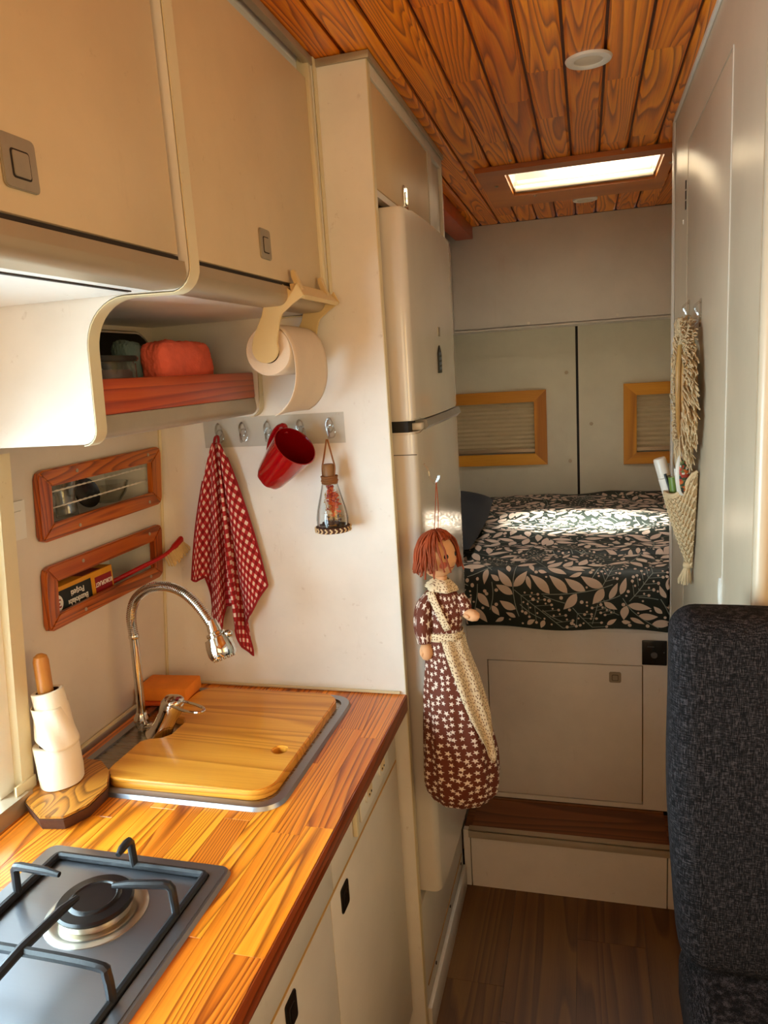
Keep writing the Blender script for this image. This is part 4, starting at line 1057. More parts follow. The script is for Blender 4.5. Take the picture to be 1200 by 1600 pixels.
def hubs(cy):
    arm3((cx, Y1r if cy > .6 else .585), (cx, cy + .040)); arm3((X0r, cy), (cx - .038, cy)); arm3((X1r, cy), (cx + .038, cy))
arm3((cx, Y1r), (cx + .003, cy + .052)); arm3((X0r, cy + .005), (cx - .052, cy + .002)); arm3((X1r, cy + .010), (cx + .034, cy - .004))
arm3((X0r, cy - .245), (cx - .038, cy - .245)); arm3((X1r, cy - .245), (cx + .038, cy - .245)); arm3((cx, Y0r), (cx, cy - .285))
yb = .592
b = B(); b.tube(smooth_path([(X0r, yb, zr), (X0r + .002, yb, zg - .012), (X0r + .014, yb, zg - .002), (cx, yb, zg), (X1r - .014, yb, zg - .002), (X1r - .002, yb, zg - .012), (X1r, yb, zr)], 4), .006, 8); build('cross_bar', b, 'iron', ps)
b = B(); b.tube([(cx, cy - .030, zg - .006), (cx, cy - .06, zg - .001), (cx, yb, zg + .003), (cx, cy - .20, zg - .001), (cx, cy - .212, zg - .006)], [.0036, .006, .0062, .006, .0036], 8); build('long_bar', b, 'iron', ps)

# ================================================================== TOILET ROLL AND HOLDER
th_ = thing('roll_holder', 'cream plastic toilet roll holder clipped to the cabinet profile', 'holder', (-.5, 1.29, 1.58))
ya, ybb = 1.205, 1.385; RX, RZ = -.530, 1.600
b = B(); b.prism([(-.478, 1.703), (-.470, 1.703), (-.452, 1.683), (-.455, 1.677), (-.476, 1.681)], lambda a, c, d: (a, d, c), ya, ybb, .001); build('bar', b, 'cream_plastic', th_)
for y in (ya + .012, ybb - .035):
    b = B(); b.prism([(-.4795, 1.725), (-.474, 1.727), (-.462, 1.694), (-.470, 1.690), (-.479, 1.716)], lambda a, c, d: (a, d, c), y, y + .014, .001); build('clip', b, 'cream_plastic', th_)
def armp(y0, y1):
    poly = [(-.474, 1.690), (-.462, 1.703), (-.452, 1.682), (-.476, 1.668), (-.494, 1.655), (-.500, 1.640), (RX + .0235, RZ + .010)] + arc(RX, RZ, .0245, 20, -200, 16) + [(RX - .020, RZ + .020), (-.531, 1.655), (-.520, 1.690), (-.500, 1.712)]
    b = B(); b.prism(poly, lambda a, c, d: (a, d, c), y0, y1, .001); build('arm', b, 'cream_plastic', th_)
armp(ya - .006, ya - .0005); armp(ybb + .0005, ybb + .006)
b = B(); b.cyl((RX, ya, RZ), (RX, ybb, RZ), .009, 16); build('spindle', b, 'cream_plastic', th_)
tr_ = thing('toilet_roll', 'beige toilet paper roll on the cream holder', 'toilet roll', (RX, 1.29, 1.5))
r0, r1 = .021, .042; y0, y1 = ya + .006, ybb - .012
b = B(); b.lathe([(r0, 0), (r1 * .97, 0), (r1, .002), (r1, y1 - y0 - .002), (r1 * .97, y1 - y0), (r0, y1 - y0), (r0, 0)], (RX, y0, RZ - .004), (0, 1, 0), 48); build('paper', b, 'paper', tr_)
b = B(); b.lathe([(r0 - .0005, .001), (r0 - .0005, y1 - y0 - .001), (r0 - .002, y1 - y0 - .001), (r0 - .002, .001)], (RX, y0, RZ - .004), (0, 1, 0), 36); build('core', b, 'black_plastic', tr_, 'dark hollow core')
path = [(RX - .012, RZ + .0385), (RX + .008, RZ + .040), (RX + .026, RZ + .032), (RX + .040, RZ + .012), (RX + .047, RZ - .018), (RX + .046, RZ - .055), (RX + .036, RZ - .085), (RX + .020, RZ - .105), (RX + .003, RZ - .116)]
pp = smooth_path([(a, c, 0) for a, c in path], 4)
b = B(); b.sheet(lambda u, v: (pp[int(round(v * (len(pp) - 1)))].x + .0015 * math.sin(u * 6 + v * 3), y0 + .001 + (y1 - y0 - .002) * u + .006 * v * (u - .5), pp[int(round(v * (len(pp) - 1)))].y + .002 * math.sin(u * 3.1)), 10, len(pp) - 1, lambda u, v: (u * .1, v * .2), .0012)
build('hanging_sheet', b, 'paper', tr_, 'loose sheets hanging down', sharp=180)

# ================================================================== HOOK STRIP AND WHAT HANGS THERE
YP = 1.4203
hs_ = thing('hook_strip', 'clear adhesive strip with five transparent hooks on the white panel', 'hook rail', (-.63, YP, 1.41))
q0, q1 = at(322, 700, y=YP), at(537, 645, y=YP)
build('strip', Bx(q0.x, q1.x, YP - .002, YP - .0004, q0.z, q1.z + .002, .0006), 'strip', hs_)
hook_px = [(343, 672), (380, 672), (418, 662), (470, 672), (516, 668)]
hx = []
for px, py in hook_px:
    q = at(px, py, y=YP); hx.append(q); cx, cz = q.x, 1.445
    b = B(); b.tube([(cx + .0075 * math.cos(a_ * math.pi / 10), YP - .005, cz + .004 + .014 * math.sin(a_ * math.pi / 10)) for a_ in range(20)], .0016, 6, closed=True)
    b.tube([(cx + .004 + .0085 * math.cos(a_ * math.pi / 10), YP - .008, cz - .008 + .013 * math.sin(a_ * math.pi / 10)) for a_ in range(20)], .0014, 6, closed=True)
    b.tube(smooth_path([(cx, YP - .004, cz + .018), (cx - .002, YP - .010, cz + .010), (cx, YP - .012, cz - .008), (cx + .002, YP - .018, cz - .020), (cx + .005, YP - .026, cz - .016), (cx + .006, YP - .028, cz - .004)], 4), .0023, 8)
    build('hook', b, 'clear', hs_)
# towel
TY = 1.388; topP = at(338, 692, y=TY)
tw = thing('kitchen_towel', 'red and white gingham towel hanging on the leftmost clear hook', 'towel', (topP.x, TY, .94))
bottom = [(304, 903), (311, 905), (319, 903), (322, 948), (330, 975), (345, 1000), (352, 975), (350, 948), (362, 948), (376, 944), (374, 980), (381, 1010), (388, 1030), (383, 985), (390, 960), (402, 943), (414, 918)]
bot = [at(px, py, y=TY) for px, py in bottom]
def bott(s):
    k = s * (len(bot) - 1); i = min(int(k), len(bot) - 2); return bot[i].lerp(bot[i + 1], k - i)
def tow(u, v, lay=0):
    bp_ = bott(u); tpx = topP + V(((u - .5) * .016, 0, 0))
    spread = v ** .80
    x = tpx.x + (bp_.x - tpx.x) * spread; z = tpx.z + (bp_.z - tpx.z) * v
    amp = .003 + .015 * min(1, v * 1.6)
    y = TY - amp * math.sin(u * math.pi * 2 * 3.5 + .6) - .006 * math.sin(v * 3 + u * 9)
    x += .003 * math.sin(u * 44) * v
    return (x, min(y, YP - .006), z)
def tuv(u, v):
    L_ = (topP.z - bott(u).z)
    a = (.55 - u) * 1.1 if u < .42 else ((u - .62) * -1.2 if u > .62 else 0)
    X_, Y_ = (u - .5) * .40 * (.35 + .65 * v), v * L_
    return (X_ * math.cos(a) - Y_ * math.sin(a), X_ * math.sin(a) + Y_ * math.cos(a))
b = B(); b.sheet(tow, 110, 70, tuv, .0014); build('cloth', b, 'gingham', tw, sharp=180)
b = B(); b.tube([V(tow(k / 80, 1.0)) + V((0, -.0006, 0)) for k in range(81)], .0026, 7); build('hem', b, 'hem', tw, 'dark red hem')
b = B(); b.tube([V(tow(.0, k / 30)) for k in range(8, 31)], .0024, 6); b.tube([V(tow(1.0, k / 30)) for k in range(3, 31)], .0024, 6); build('side_hem', b, 'hem', tw)
b = B(); b.tube(smooth_path([topP + V((-.006, 0, -.004)), topP + V((-.004, .004, .010)), topP + V((.002, .006, .012)), topP + V((.005, 0, -.004))], 5), .0028, 8); build('loop', b, 'hem', tw)
# mug
MY = 1.352
rimc = at(461, 697, y=MY - .022); bc_ = at(421, 748, y=MY + .018)
ax = (rimc - bc_).normalized(); H_ = (rimc - bc_).length
mgo = thing('mug', 'red glazed mug hanging upside-askew by its handle from the third hook', 'mug', tuple(bc_))
sqf = lambda th, h: 1 + .03 * math.cos(th * 7) * (1 - h / H_)
b = B(); b.lathe([(0, 0), (.022, 0), (.028, .004), (.0330, .018), (.0390, H_ * .55), (.0440, H_ - .002), (.0446, H_), (.0428, H_ + .0006)], bc_, ax, 56, sq=sqf); build('body', b, 'glaze', mgo)
b = B(); b.lathe([(.0428, H_ + .0004), (.0412, H_ - .003), (.0360, H_ * .55), (.029, .020), (.018, .008), (0, .007)], bc_, ax, 48); build('inside', b, 'glaze_in', mgo, 'darker red inside')
hk = V((hx[2].x + .004, YP - .026, 1.428))
up_ = (hk - (bc_ + ax * (H_ * .6))); up_ -= ax * up_.dot(ax); up_.normalize()
hpth = [bc_ + ax * (H_ * .88) + up_ * .040, bc_ + ax * (H_ * .92) + up_ * .056, bc_ + ax * (H_ * .72) + up_ * .068, bc_ + ax * (H_ * .45) + up_ * .064, bc_ + ax * (H_ * .25) + up_ * .048, bc_ + ax * (H_ * .22) + up_ * .028]
b = B(); b.tube(smooth_path(hpth, 6), .0052, 10); build('handle', b, 'glaze', mgo)
# bottle ornament
BY_ = 1.382; c_ = at(521, 828, y=BY_)
bo = thing('bottle_ornament', 'teardrop glass bottle with dried flowers hanging from the rightmost hook', 'ornament', (c_.x, BY_, c_.z))
zt_ = at(516, 688, y=BY_).z; zc0 = at(517, 730, y=BY_).z; zn = at(517, 745, y=BY_).z; Hb = zn - c_.z
b = B(); b.lathe([(0, .002), (.028, .002), (.032, .010), (.0325, .024), (.029, .045), (.021, .075), (.0135, .105), (.0115, Hb), (.0100, Hb), (.012, .105), (.0195, .075), (.0275, .045), (.031, .024), (.030, .010), (0, .004)], (c_.x, BY_, c_.z), (0, 0, 1), 40); build('glass', b, 'bottle_glass', bo)
b = B(); b.lathe([(0, 0), (.0098, 0), (.0112, .006), (.0118, .035), (.010, .038), (0, .038)], (c_.x - .0005, BY_, zn - .012), (0, 0, 1), 24); build('stopper', b, 'cork', bo)
b = B()
for k in range(4): b.tube([(c_.x + (.0145 + .001 * (k % 2)) * math.cos(a_ * math.pi / 12), BY_ + .0145 * math.sin(a_ * math.pi / 12), zn - .012 + k * .0042 + .0008 * math.sin(a_)) for a_ in range(24)], .0024, 7, closed=True)
for s_ in (-1, 1): b.tube(smooth_path([(c_.x + .012 * s_, BY_ - .004, zn), (c_.x + .013 * s_, BY_, zn + .02), (c_.x + .009 * s_, BY_ + .002, zn + .038), (c_.x + .001 * s_, BY_ + .004, zt_ + .002)], 6), .0018, 7)
build('twine', b, 'twine', bo, 'brown twine wrapping and hanging loop')
b = B(); n = 120
b.lathe([(0, -.002), (.033, -.002), (.0355, .003), (.0345, .009), (.0325, .010), (.031, .006), (0, .003)], (c_.x, BY_, c_.z), (0, 0, 1), 40); bs = build('base', b, 'flower_b', bo)
b = B()
for k in range(22):
    a0_ = k * 2 * math.pi / 22
    for s_ in (-1, 1): b.tube([(c_.x + .0358 * math.cos(a0_ + t_ * .14), BY_ + .0358 * math.sin(a0_ + t_ * .14), c_.z + .0035 + s_ * .0045 * (1 - t_)) for t_ in (0, .5, 1)], .0016, 6)
build('braid', b, ['cotton'], bs, 'braided cord around the base')
random.seed(5)
for nm, mt, n, zlo, zhi, rr in (('dried_flower', 'flower_o', 34, .035, .085, .0055), ('dried_flower', 'flower_r', 20, .050, .095, .0055), ('dried_grass', 'flower_y', 44, .02, .100, .0034), ('seed_pod', 'flower_b', 16, .010, .030, .0066)):
    b = B()
    for k in range(n):
        h = random.uniform(zlo, zhi); R_ = (.028 if h < .04 else .028 - (h - .04) * .27) - rr - .003; a_ = random.uniform(0, 6.28); rad_ = R_ * random.uniform(.1, 1) ** .5
        if nm == 'dried_flower': a_ = random.uniform(-1.9, .3)
        p_ = V((c_.x + rad_ * math.cos(a_), BY_ + rad_ * math.sin(a_), c_.z + h))
        for m_ in range(5 if nm != 'dried_grass' else 2): b.ball(p_ + V((random.uniform(-1, 1), random.uniform(-1, 1), random.uniform(-1, 1))) * rr * .8, rr * random.uniform(.3, .55), 6, (1, 1, .7))
        if nm == 'dried_grass': b.tube([(c_.x + random.uniform(-.008, .008), BY_, c_.z + .008), p_], .0005, 4)
    build(nm, b, mt, bo, kind='stuff')

# ================================================================== DOLL AND ITS HOOK
fhk = thing('clear_hook', 'clear adhesive hook on the lower refrigerator door, holding the doll', 'hook', (-.333, 1.47, 1.33))
q = at(661, 742, x=-.333)
b = B(); b.prism(rrect(-.016, .016, -.030, .034, .006, 3), lambda a, c, d: (-.3335 + d, q.y + a + .006, q.z + c + .012), .0, .0015, .0004); build('plate', b, 'clear', fhk)
b = B(); b.tube(smooth_path([(-.331, q.y + .004, q.z + .022), (-.322, q.y + .002, q.z + .010), (-.318, q.y, q.z - .008), (-.306, q.y - .004, q.z - .016), (-.298, q.y - .006, q.z - .002)], 5), .0032, 8); build('hook', b, 'clear', fhk)
DYc = 1.405
def dp(px, py, dy=0.0): return at(px, py, y=DYc + dy)
dl = thing('rag_doll', 'rag doll bag holder in brown star dress hanging on the refrigerator', 'doll', tuple(dp(712, 1255)))
# dress: stacked elliptical sections (z from px rows)
sec = [(916, 688, 13, .014), (926, 689, 26, .024), (945, 692, 31, .028), (970, 693, 30, .030), (988, 693, 27, .030), (1010, 695, 30, .034), (1050, 703, 39, .042), (1090, 708, 46, .050), (1130, 714, 52, .056), (1170, 719, 57, .060), (1205, 721, 59, .062), (1228, 721, 56, .058), (1244, 720, 44, .046), (1252, 719, 26, .028), (1255, 719, 4, .004)]
rings = []
for (py, cxp, hw, dep) in sec:
    c = dp(cxp, py); e = dp(cxp + hw, py); rings.append((c, (e - c).length, dep))
def ringat(t):
    k = t * (len(rings) - 1); i = min(int(k), len(rings) - 2); f = k - i; f2 = f
    return rings[i][0].lerp(rings[i + 1][0], f2), rings[i][1] * (1 - f2) + rings[i + 1][1] * f2, rings[i][2] * (1 - f2) + rings[i + 1][2] * f2
def dress(u, v, off=0.0):
    c, a, d_ = ringat(v); th = u * 2 * math.pi
    pl_ = 1 + .035 * math.sin(th * 11 + 2 * math.sin(v * 6)) * min(1, max(0, (v - .30) * 4)) * (1 - max(0, v - .65) * 1.5) + .02 * math.sin(th * 5 + v * 20)
    pl_ += .05 * math.sin(th * 16) * max(0, v - .74) * 1.6
    return (c.x + (a * pl_ + off) * math.cos(th), c.y + (d_ * pl_ + off) * math.sin(th), c.z)
zz = [r_[0].z for r_ in rings]
def duv(u, v):
    c, a, d_ = ringat(v); return (u * .36, (zz[0] - c.z))
b = B(); b.grid(dress, 96, 90, duv); build('dress', b, 'stars', dl, 'brown dress printed with pale stars', sharp=180)
# apron over the front (+x side): from waist to pointed hem
def apr(u, v):
    vv2 = .300 + v * .36
    lo, hi = -.245 + v * .13, .10 - .11 * v     # turns around the body (fraction of a turn, 0 = +x)
    uu = lo + (hi - lo) * u
    low = .5 + .5 * (1 - abs(u - .45) * 2) if v > .99 else 1
    vv3 = vv2 - (.10 * abs(u - .42) * 1.6) * v ** 3
    p_ = V(dress(uu % 1.0, vv3, .005 + .003 * math.sin(u * 15))); return p_
b = B(); b.sheet(apr, 30, 36, lambda u, v: (u * .10, v * .17), .0012); build('apron', b, 'dots', dl, 'cream apron with tiny brown dots', sharp=180)
# waistband and strap, collar
b = B(); b.sheet(lambda u, v: dress(u, .262 + v * .045, .004), 60, 3, lambda u, v: (u * .2, v * .014), .001)
def strapf(u, v):
    c0_, c1_ = dp(671, 924, -.030), dp(700, 985, -.034); p_ = c0_.lerp(c1_, v); sd_ = V((1, 0, .35)).normalized() * .0075
    return p_ + sd_ * (u * 2 - 1) + V((0, -.003 * math.sin(v * 3.1) - .001, 0))
b.sheet(strapf, 3, 10, lambda u, v: (u * .015, v * .07), .001)
build('apron_strap', b, 'dots', dl, 'dotted apron strap and waistband', sharp=180)
cn = dp(690, 912); hc = dp(683, 868)
b = B(); b.lathe([(.014, .012), (.020, .008), (.030, -.002), (.033, -.008), (.030, -.010), (.020, -.001), (.012, .004), (.010, .012)], cn, (.12, 0, 1), 36, sq=lambda th, h: 1 + .08 * math.sin(th * 6)); 
b.uv = [[(b.v[k][0] * .7 + b.v[k][1] * .9, b.v[k][2]) for k in f] for f in b.f]
build('collar', b, 'dots', dl, 'dotted collar', sharp=180)
# head
b = B(); hrx, hrz = .037, .044
b.lathe([(0, -.008), (.011, -.006), (.012, .02), (0, .022)], cn + V((0, 0, -.004)), (0, 0, 1), 20)
bm = bmesh.new(); bmesh.ops.create_uvsphere(bm, u_segments=36, v_segments=24, radius=1)
fdir = V((.90, -.44, 0)).normalized(); fl_ = V((-fdir.y, fdir.x, 0))
for v in bm.verts:
    d_ = v.co.copy(); f_ = d_.dot(V((1, 0, 0)))
    r_ = 1 + .10 * max(0, f_) * max(0, -d_.z + .3)          # fuller cheeks
    nz = .22 * math.exp(-(((d_.y) / .12) ** 2 + ((d_.z + .12) / .12) ** 2)) if d_.x > 0 else 0
    p_ = V((d_.x * hrx * (r_ + nz), d_.y * hrx * .98 * r_, d_.z * hrz)); v.co = fdir * p_.x + fl_ * p_.y + V((0, 0, p_.z)) + hc
b.bm(bm); hd = build('head', b, 'skin', dl, 'stuffed peach cloth head with round nose', sharp=180)
def onface(ay, az, off=.0):
    d_ = V((math.cos(ay) * math.cos(az), math.sin(ay) * math.cos(az), math.sin(az))); r_ = 1 + .10 * max(0, d_.x) * max(0, -d_.z + .3)
    p_ = V((d_.x * (hrx * r_ + off), d_.y * (hrx * .98 * r_ + off), d_.z * (hrz + off))); return fdir * p_.x + fl_ * p_.y + V((0, 0, p_.z)) + hc, (fdir * d_.x + fl_ * d_.y + V((0, 0, d_.z)))
for s_ in (-1, 1):
    p_, n_ = onface(.42 * s_, .10); b = B(); b.lathe([(0, .0018), (.0035, .0014), (.0052, -.0005), (0, -.001)], p_, n_, 20, sq=lambda th, h: 1); e_ = build('eye', b, 'black_plastic', hd, 'glossy black eye')
    p_, n_ = onface(.60 * s_, -.30); b = B(); b.lathe([(0, .0006), (.006, .0003), (.0085, -.0012), (0, -.002)], p_, n_, 20); build('cheek', b, 'cheek', hd, 'rosy cheek')
b = B(); b.tube([onface(a_, -.42 - .05 * math.cos(a_ * 5), .0004)[0] for a_ in [-.22 + .055 * k for k in range(9)]], .0007, 5); build('mouth', b, 'label_red', hd, 'thin red smile')
# yarn hair
b = B(); random.seed(11); crown = hc + V((0, 0, hrz * .98))
for k in range(190):
    az_ = random.uniform(0, 2 * math.pi); dv = V((math.cos(az_), math.sin(az_), 0)); fr_ = dv.dot(fdir)
    front = fr_ > .70
    Lh = (.30 + random.uniform(0, .15)) if front else random.uniform(1.05, 1.30)
    start = random.uniform(0, .35); pts = []
    rr_ = random.uniform(1.03, 1.22); sw = random.uniform(-.25, .25)
    for j in range(9):
        t_ = start + (Lh * 1.75 - start) * j / 8; ang_ = min(t_, 1.62); az2 = az_ + sw * t_
        base = V((math.cos(az2) * math.sin(ang_) * hrx * rr_, math.sin(az2) * math.sin(ang_) * hrx * rr_, math.cos(ang_) * hrz * rr_))
        if t_ > 1.62: base.z -= (t_ - 1.62) * .050; base.x += math.cos(az2) * (t_ - 1.62) * .012; base.y += math.sin(az2) * (t_ - 1.62) * .012
        base.z += random.uniform(-.001, .001); pts.append(hc + base + V((random.uniform(-.0012, .0012), random.uniform(-.0012, .0012), 0)))
    b.tube(smooth_path(pts, 2), random.uniform(.0015, .0023), 6)
build('hair', b, 'yarn', dl, 'shaggy auburn yarn hair', sharp=180)
b = B(); b.tube(smooth_path([crown + V((-.004, 0, -.004)), crown.lerp(V((-.302, q.y - .004, q.z - .012)), .5) + V((-.003, 0, 0)), V((-.305, q.y - .004, q.z - .012))], 6), .0009, 6)
b.tube(smooth_path([crown + V((.004, 0, -.004)), crown.lerp(V((-.302, q.y - .004, q.z - .012)), .5) + V((.003, 0, 0)), V((-.305, q.y - .004, q.z - .012))], 6), .0009, 6)
build('hanging_string', b, 'yarn', dl)
# sleeves and mitten hands
def limb(pts, rads, mat, name, lab, sub=5, star=True):
    P_ = smooth_path(pts, sub); n = len(P_) - 1; rr = []
    for i in range(n + 1):
        k = i / n * (len(rads) - 1); a_ = min(int(k), len(rads) - 2); rr.append(rads[a_] * (1 - k + a_) + rads[a_ + 1] * (k - a_))
    o = B(); o.tube(P_, rr, 20); W_ = 20; uvs = []
    for i in range(n + 1):
        for k in range(W_): uvs.append((.006 * k, i * .0035))
    o.uv = [[uvs[k] for k in f] for f in o.f]; return build(name, o, mat, dl, lab, sharp=70)
limb([dp(672, 930, -.010), dp(662, 950, -.020), dp(660, 975, -.026), dp(663, 1004, -.028)], [.012, .0165, .018, .018, .0135], 'stars', 'sleeve', 'puffed star print sleeve')
limb([dp(716, 930, .004), dp(724, 945, .002), dp(727, 960, -.002)], [.012, .016, .013], 'stars', 'sleeve', 'puffed star print sleeve')
def mitt(c, d_, s_=1.0):
    c, d_ = V(c), V(d_).normalized(); o = B(); o.lathe([(.0, -.004), (.009 * s_, -.002), (.0135 * s_, .010), (.0135 * s_, .018), (.009 * s_, .028), (0, .032)], c, d_, 24)
    sd_ = V((-.5, -.8, 0)).normalized(); o.tube([c + d_ * .006 + sd_ * .006, c + d_ * .014 + sd_ * .013, c + d_ * .019 + sd_ * .014], [.005, .0045, .002], 10); return build('hand', o, 'skin', dl, 'peach cloth mitten hand', sharp=180)
mitt(dp(665, 1008, -.028), (.08, -.1, -1)); mitt(dp(727, 958, -.006), (.9, -.3, -.15), .9)

# ================================================================== BED
bedm = thing('mattress', 'mattress under a dark green leaf print duvet cover on the bed base', 'bed', (-.05, 2.8, .768))
def bed(u, v):
    """u metres across (x), v metres of cloth from the front lower edge"""
    zf0, zt, R_ = .772, .945, .05; yf = 2.128
    h1 = zt - zf0 - R_; L2 = R_ * math.pi / 2
    if v < h1: y, z, ny, nz = yf, zf0 + v, -1, 0
    elif v < h1 + L2:
        a_ = (v - h1) / R_; y, z, ny, nz = yf + R_ - R_ * math.cos(a_), zt - R_ + R_ * math.sin(a_), -math.cos(a_), math.sin(a_)
    else: y, z, ny, nz = yf + R_ + v - h1 - L2, zt, 0, 1
    p_ = V((u * 3.2, v * 5.0, .3)); d_ = noise.noise(p_) * .014 + noise.noise(p_ * 2.7) * .006 + .006 * math.sin(v * 21 + u * 4 + 3 * noise.noise(V((u * 2, v * 2, 9))))
    d_ -= .012 * math.exp(-((v - .36 - .12 * u) / .016) ** 2) * (1 if u > -.1 else .3)
    if v < .05: d_ *= v / .05
    z -= .012 * max(0, (y - 2.9)); 
    bot_ = .006 * math.sin(u * 17) * max(0, 1 - v / .06)
    yy_ = y + ny * d_ - .002
    if u < -.374 or u > .218: yy_ = max(yy_, 2.165)
    return V((u, yy_, z + nz * d_ + bot_)), V((0, ny, nz))
VT = .073 + .0785 + .05 + 1.28
b = B(); b.sheet(lambda a, c: bed(-.88 + 1.74 * (1 - a), c * VT)[0], 180, 170, lambda a, c: (a, c), .0)
b = B(); b.grid(lambda a, c: bed(-.88 + 1.74 * a, c * VT)[0], 180, 170); build('duvet_cover', b, 'duvet', bedm, 'dark green cotton duvet cover', sharp=180)
build('mattress_core', Bx(-.87, .85, 2.165, 3.46, .7585, .895, .02), 'navy_cloth', bedm)
random.seed(21); occ = set(); cell = .0045
def free(pts):
    return all((int(a // cell), int(c // cell)) not in occ for a, c in pts)
def mark(pts):
    for a, c in pts: occ.add((int(a // cell), int(c // cell)))
def leaf_pts(o, ang, L_, w_):
    ca, sa = math.cos(ang), math.sin(ang); f = []
    for i in range(9):
        t_ = i / 8
        for j in range(-2, 3):
            ww = w_ * .5 * math.sin(math.pi * min(1, t_ ** .85)) * j / 2; f.append((o[0] + ca * L_ * t_ - sa * ww, o[1] + sa * L_ * t_ + ca * ww))
    return f
LB = B(); SB = B()
def put(Bd, vs, fs, off=.0011):
    Bd.add([(lambda r_: r_[0] + r_[1] * off)(bed(a, c)) for a, c in vs], fs)
def add_leaf(o, ang, L_, w_, force=False):
    tst = leaf_pts((o[0] + math.cos(ang) * .006, o[1] + math.sin(ang) * .006), ang, L_ - .006, w_ + .004)
    if not all(-.86 < a < .84 and .004 < c < VT - .02 for a, c in tst): return False
    if not free(tst): return False
    mark(leaf_pts(o, ang, L_, w_)); n = 8; ca, sa = math.cos(ang), math.sin(ang); vs = []; fs = []; bend = random.uniform(-.12, .12)
    for i in range(n + 1):
        t_ = i / n; ww = w_ * .5 * (math.sin(math.pi * t_ ** .8) + .02); mid_ = bend * L_ * math.sin(math.pi * t_) * .5
        for s_ in (-1, 0, 1): yy = mid_ + ww * s_; vs.append((o[0] + ca * L_ * t_ - sa * yy, o[1] + sa * L_ * t_ + ca * yy))
    for i in range(n):
        for j in range(2): a = i * 3 + j; fs.append((a, a + 3, a + 4, a + 1))
    put(LB, vs, fs); return True
def stem(path, w_=.0022):
    if any(p_[1] < .005 for p_ in path): return
    vs = []; fs = []
    for i, p_ in enumerate(path):
        a = path[max(i - 1, 0)]; c = path[min(i + 1, len(path) - 1)]; d_ = (V((c[0] - a[0], c[1] - a[1], 0))).normalized()
        vs += [(p_[0] - d_.y * w_ / 2, p_[1] + d_.x * w_ / 2), (p_[0] + d_.y * w_ / 2, p_[1] - d_.x * w_ / 2)]
    for i in range(len(path) - 1): k = i * 2; fs.append((k, k + 1, k + 3, k + 2))
    put(SB, vs, fs, .0009)
def dot(o, r_, Bd=None):
    t_ = [(o[0] + r_ * x, o[1] + r_ * y) for x, y in ((0, 0), (1, 0), (-1, 0), (0, 1), (0, -1))]
    if not free(t_) or not (.006 < o[1] < VT - .02 and -.86 < o[0] < .84): return
    mark(t_); vs = [(o[0], o[1])] + [(o[0] + r_ * math.cos(k * math.pi / 4), o[1] + r_ * math.sin(k * math.pi / 4)) for k in range(8)]
    put(LB, vs, [(0, k + 1, (k + 1) % 8 + 1) for k in range(8)])
def branch(o, ang, n, L_, kind):
    path = [tuple(o)]; a = ang; cur = random.uniform(-.12, .12); stp = L_ * .36
    for k in range(n):
        a += cur; path.append((path[-1][0] + math.cos(a) * stp, path[-1][1] + math.sin(a) * stp))
    if not all(-.85 < p_[0] < .83 and .006 < p_[1] < VT - .02 for p_ in path): path = [p_ for p_ in path if -.85 < p_[0] < .83 and .006 < p_[1] < VT - .02]
    if len(path) < 4 or not free(path[1:]): return False
    pl = []
    for i in range(len(path) - 1):
        for k in range(5): pl.append((path[i][0] + (path[i + 1][0] - path[i][0]) * k / 5, path[i][1] + (path[i + 1][1] - path[i][1]) * k / 5))
    pl.append(path[-1])
    if not free(pl[5:]): return False
    got = 0
    for i in range(1, len(path)):
        a_ = math.atan2(path[i][1] - path[i - 1][1], path[i][0] - path[i - 1][0])
        for s_ in (-1, 1):
            if kind == 'leaf':
                got += add_leaf((path[i][0] + math.cos(a_ + s_ * .8) * .003, path[i][1] + math.sin(a_ + s_ * .8) * .003), a_ + s_ * random.uniform(.65, .95), L_ * random.uniform(.75, 1.1), L_ * .36)
            else:
                e_ = (path[i][0] + math.cos(a_ + s_ * .8) * L_ * .7, path[i][1] + math.sin(a_ + s_ * .8) * L_ * .7); stem([path[i], ((path[i][0] + e_[0]) / 2, (path[i][1] + e_[1]) / 2), e_], .0014); dot(e_, .0042)
                m_ = (path[i][0] * .45 + e_[0] * .55 + .005, path[i][1] * .45 + e_[1] * .55 + .006); dot(m_, .003)
    if kind == 'leaf': add_leaf(path[-1], math.atan2(path[-1][1] - path[-2][1], path[-1][0] - path[-2][0]), L_, L_ * .36)
    stem(pl); mark(pl); return True
for k in range(2600):
    o = (random.uniform(-.84, .82), random.uniform(.01, VT - .05)); big = k < 1500
    branch(o, random.uniform(0, 6.283), random.randint(5, 9) if big else random.randint(4, 5), random.uniform(.056, .075) if k < 700 else random.uniform(.036, .055), 'leaf' if random.random() < .8 else 'berry')
for k in range(5000): add_leaf((random.uniform(-.84, .82), random.uniform(.01, VT - .05)), random.uniform(0, 6.28), random.uniform(.025, .045), .014)
for k in range(4500): dot((random.uniform(-.84, .82), random.uniform(.01, VT - .03)), random.choice((.0032, .0045, .0055)))
build('leaf_print', LB, 'print_leaf', bedm, 'printed pale leaves', kind='stuff', sharp=180); build('stem_print', SB, 'print_stem', bedm, 'printed thin stems', kind='stuff', sharp=180)
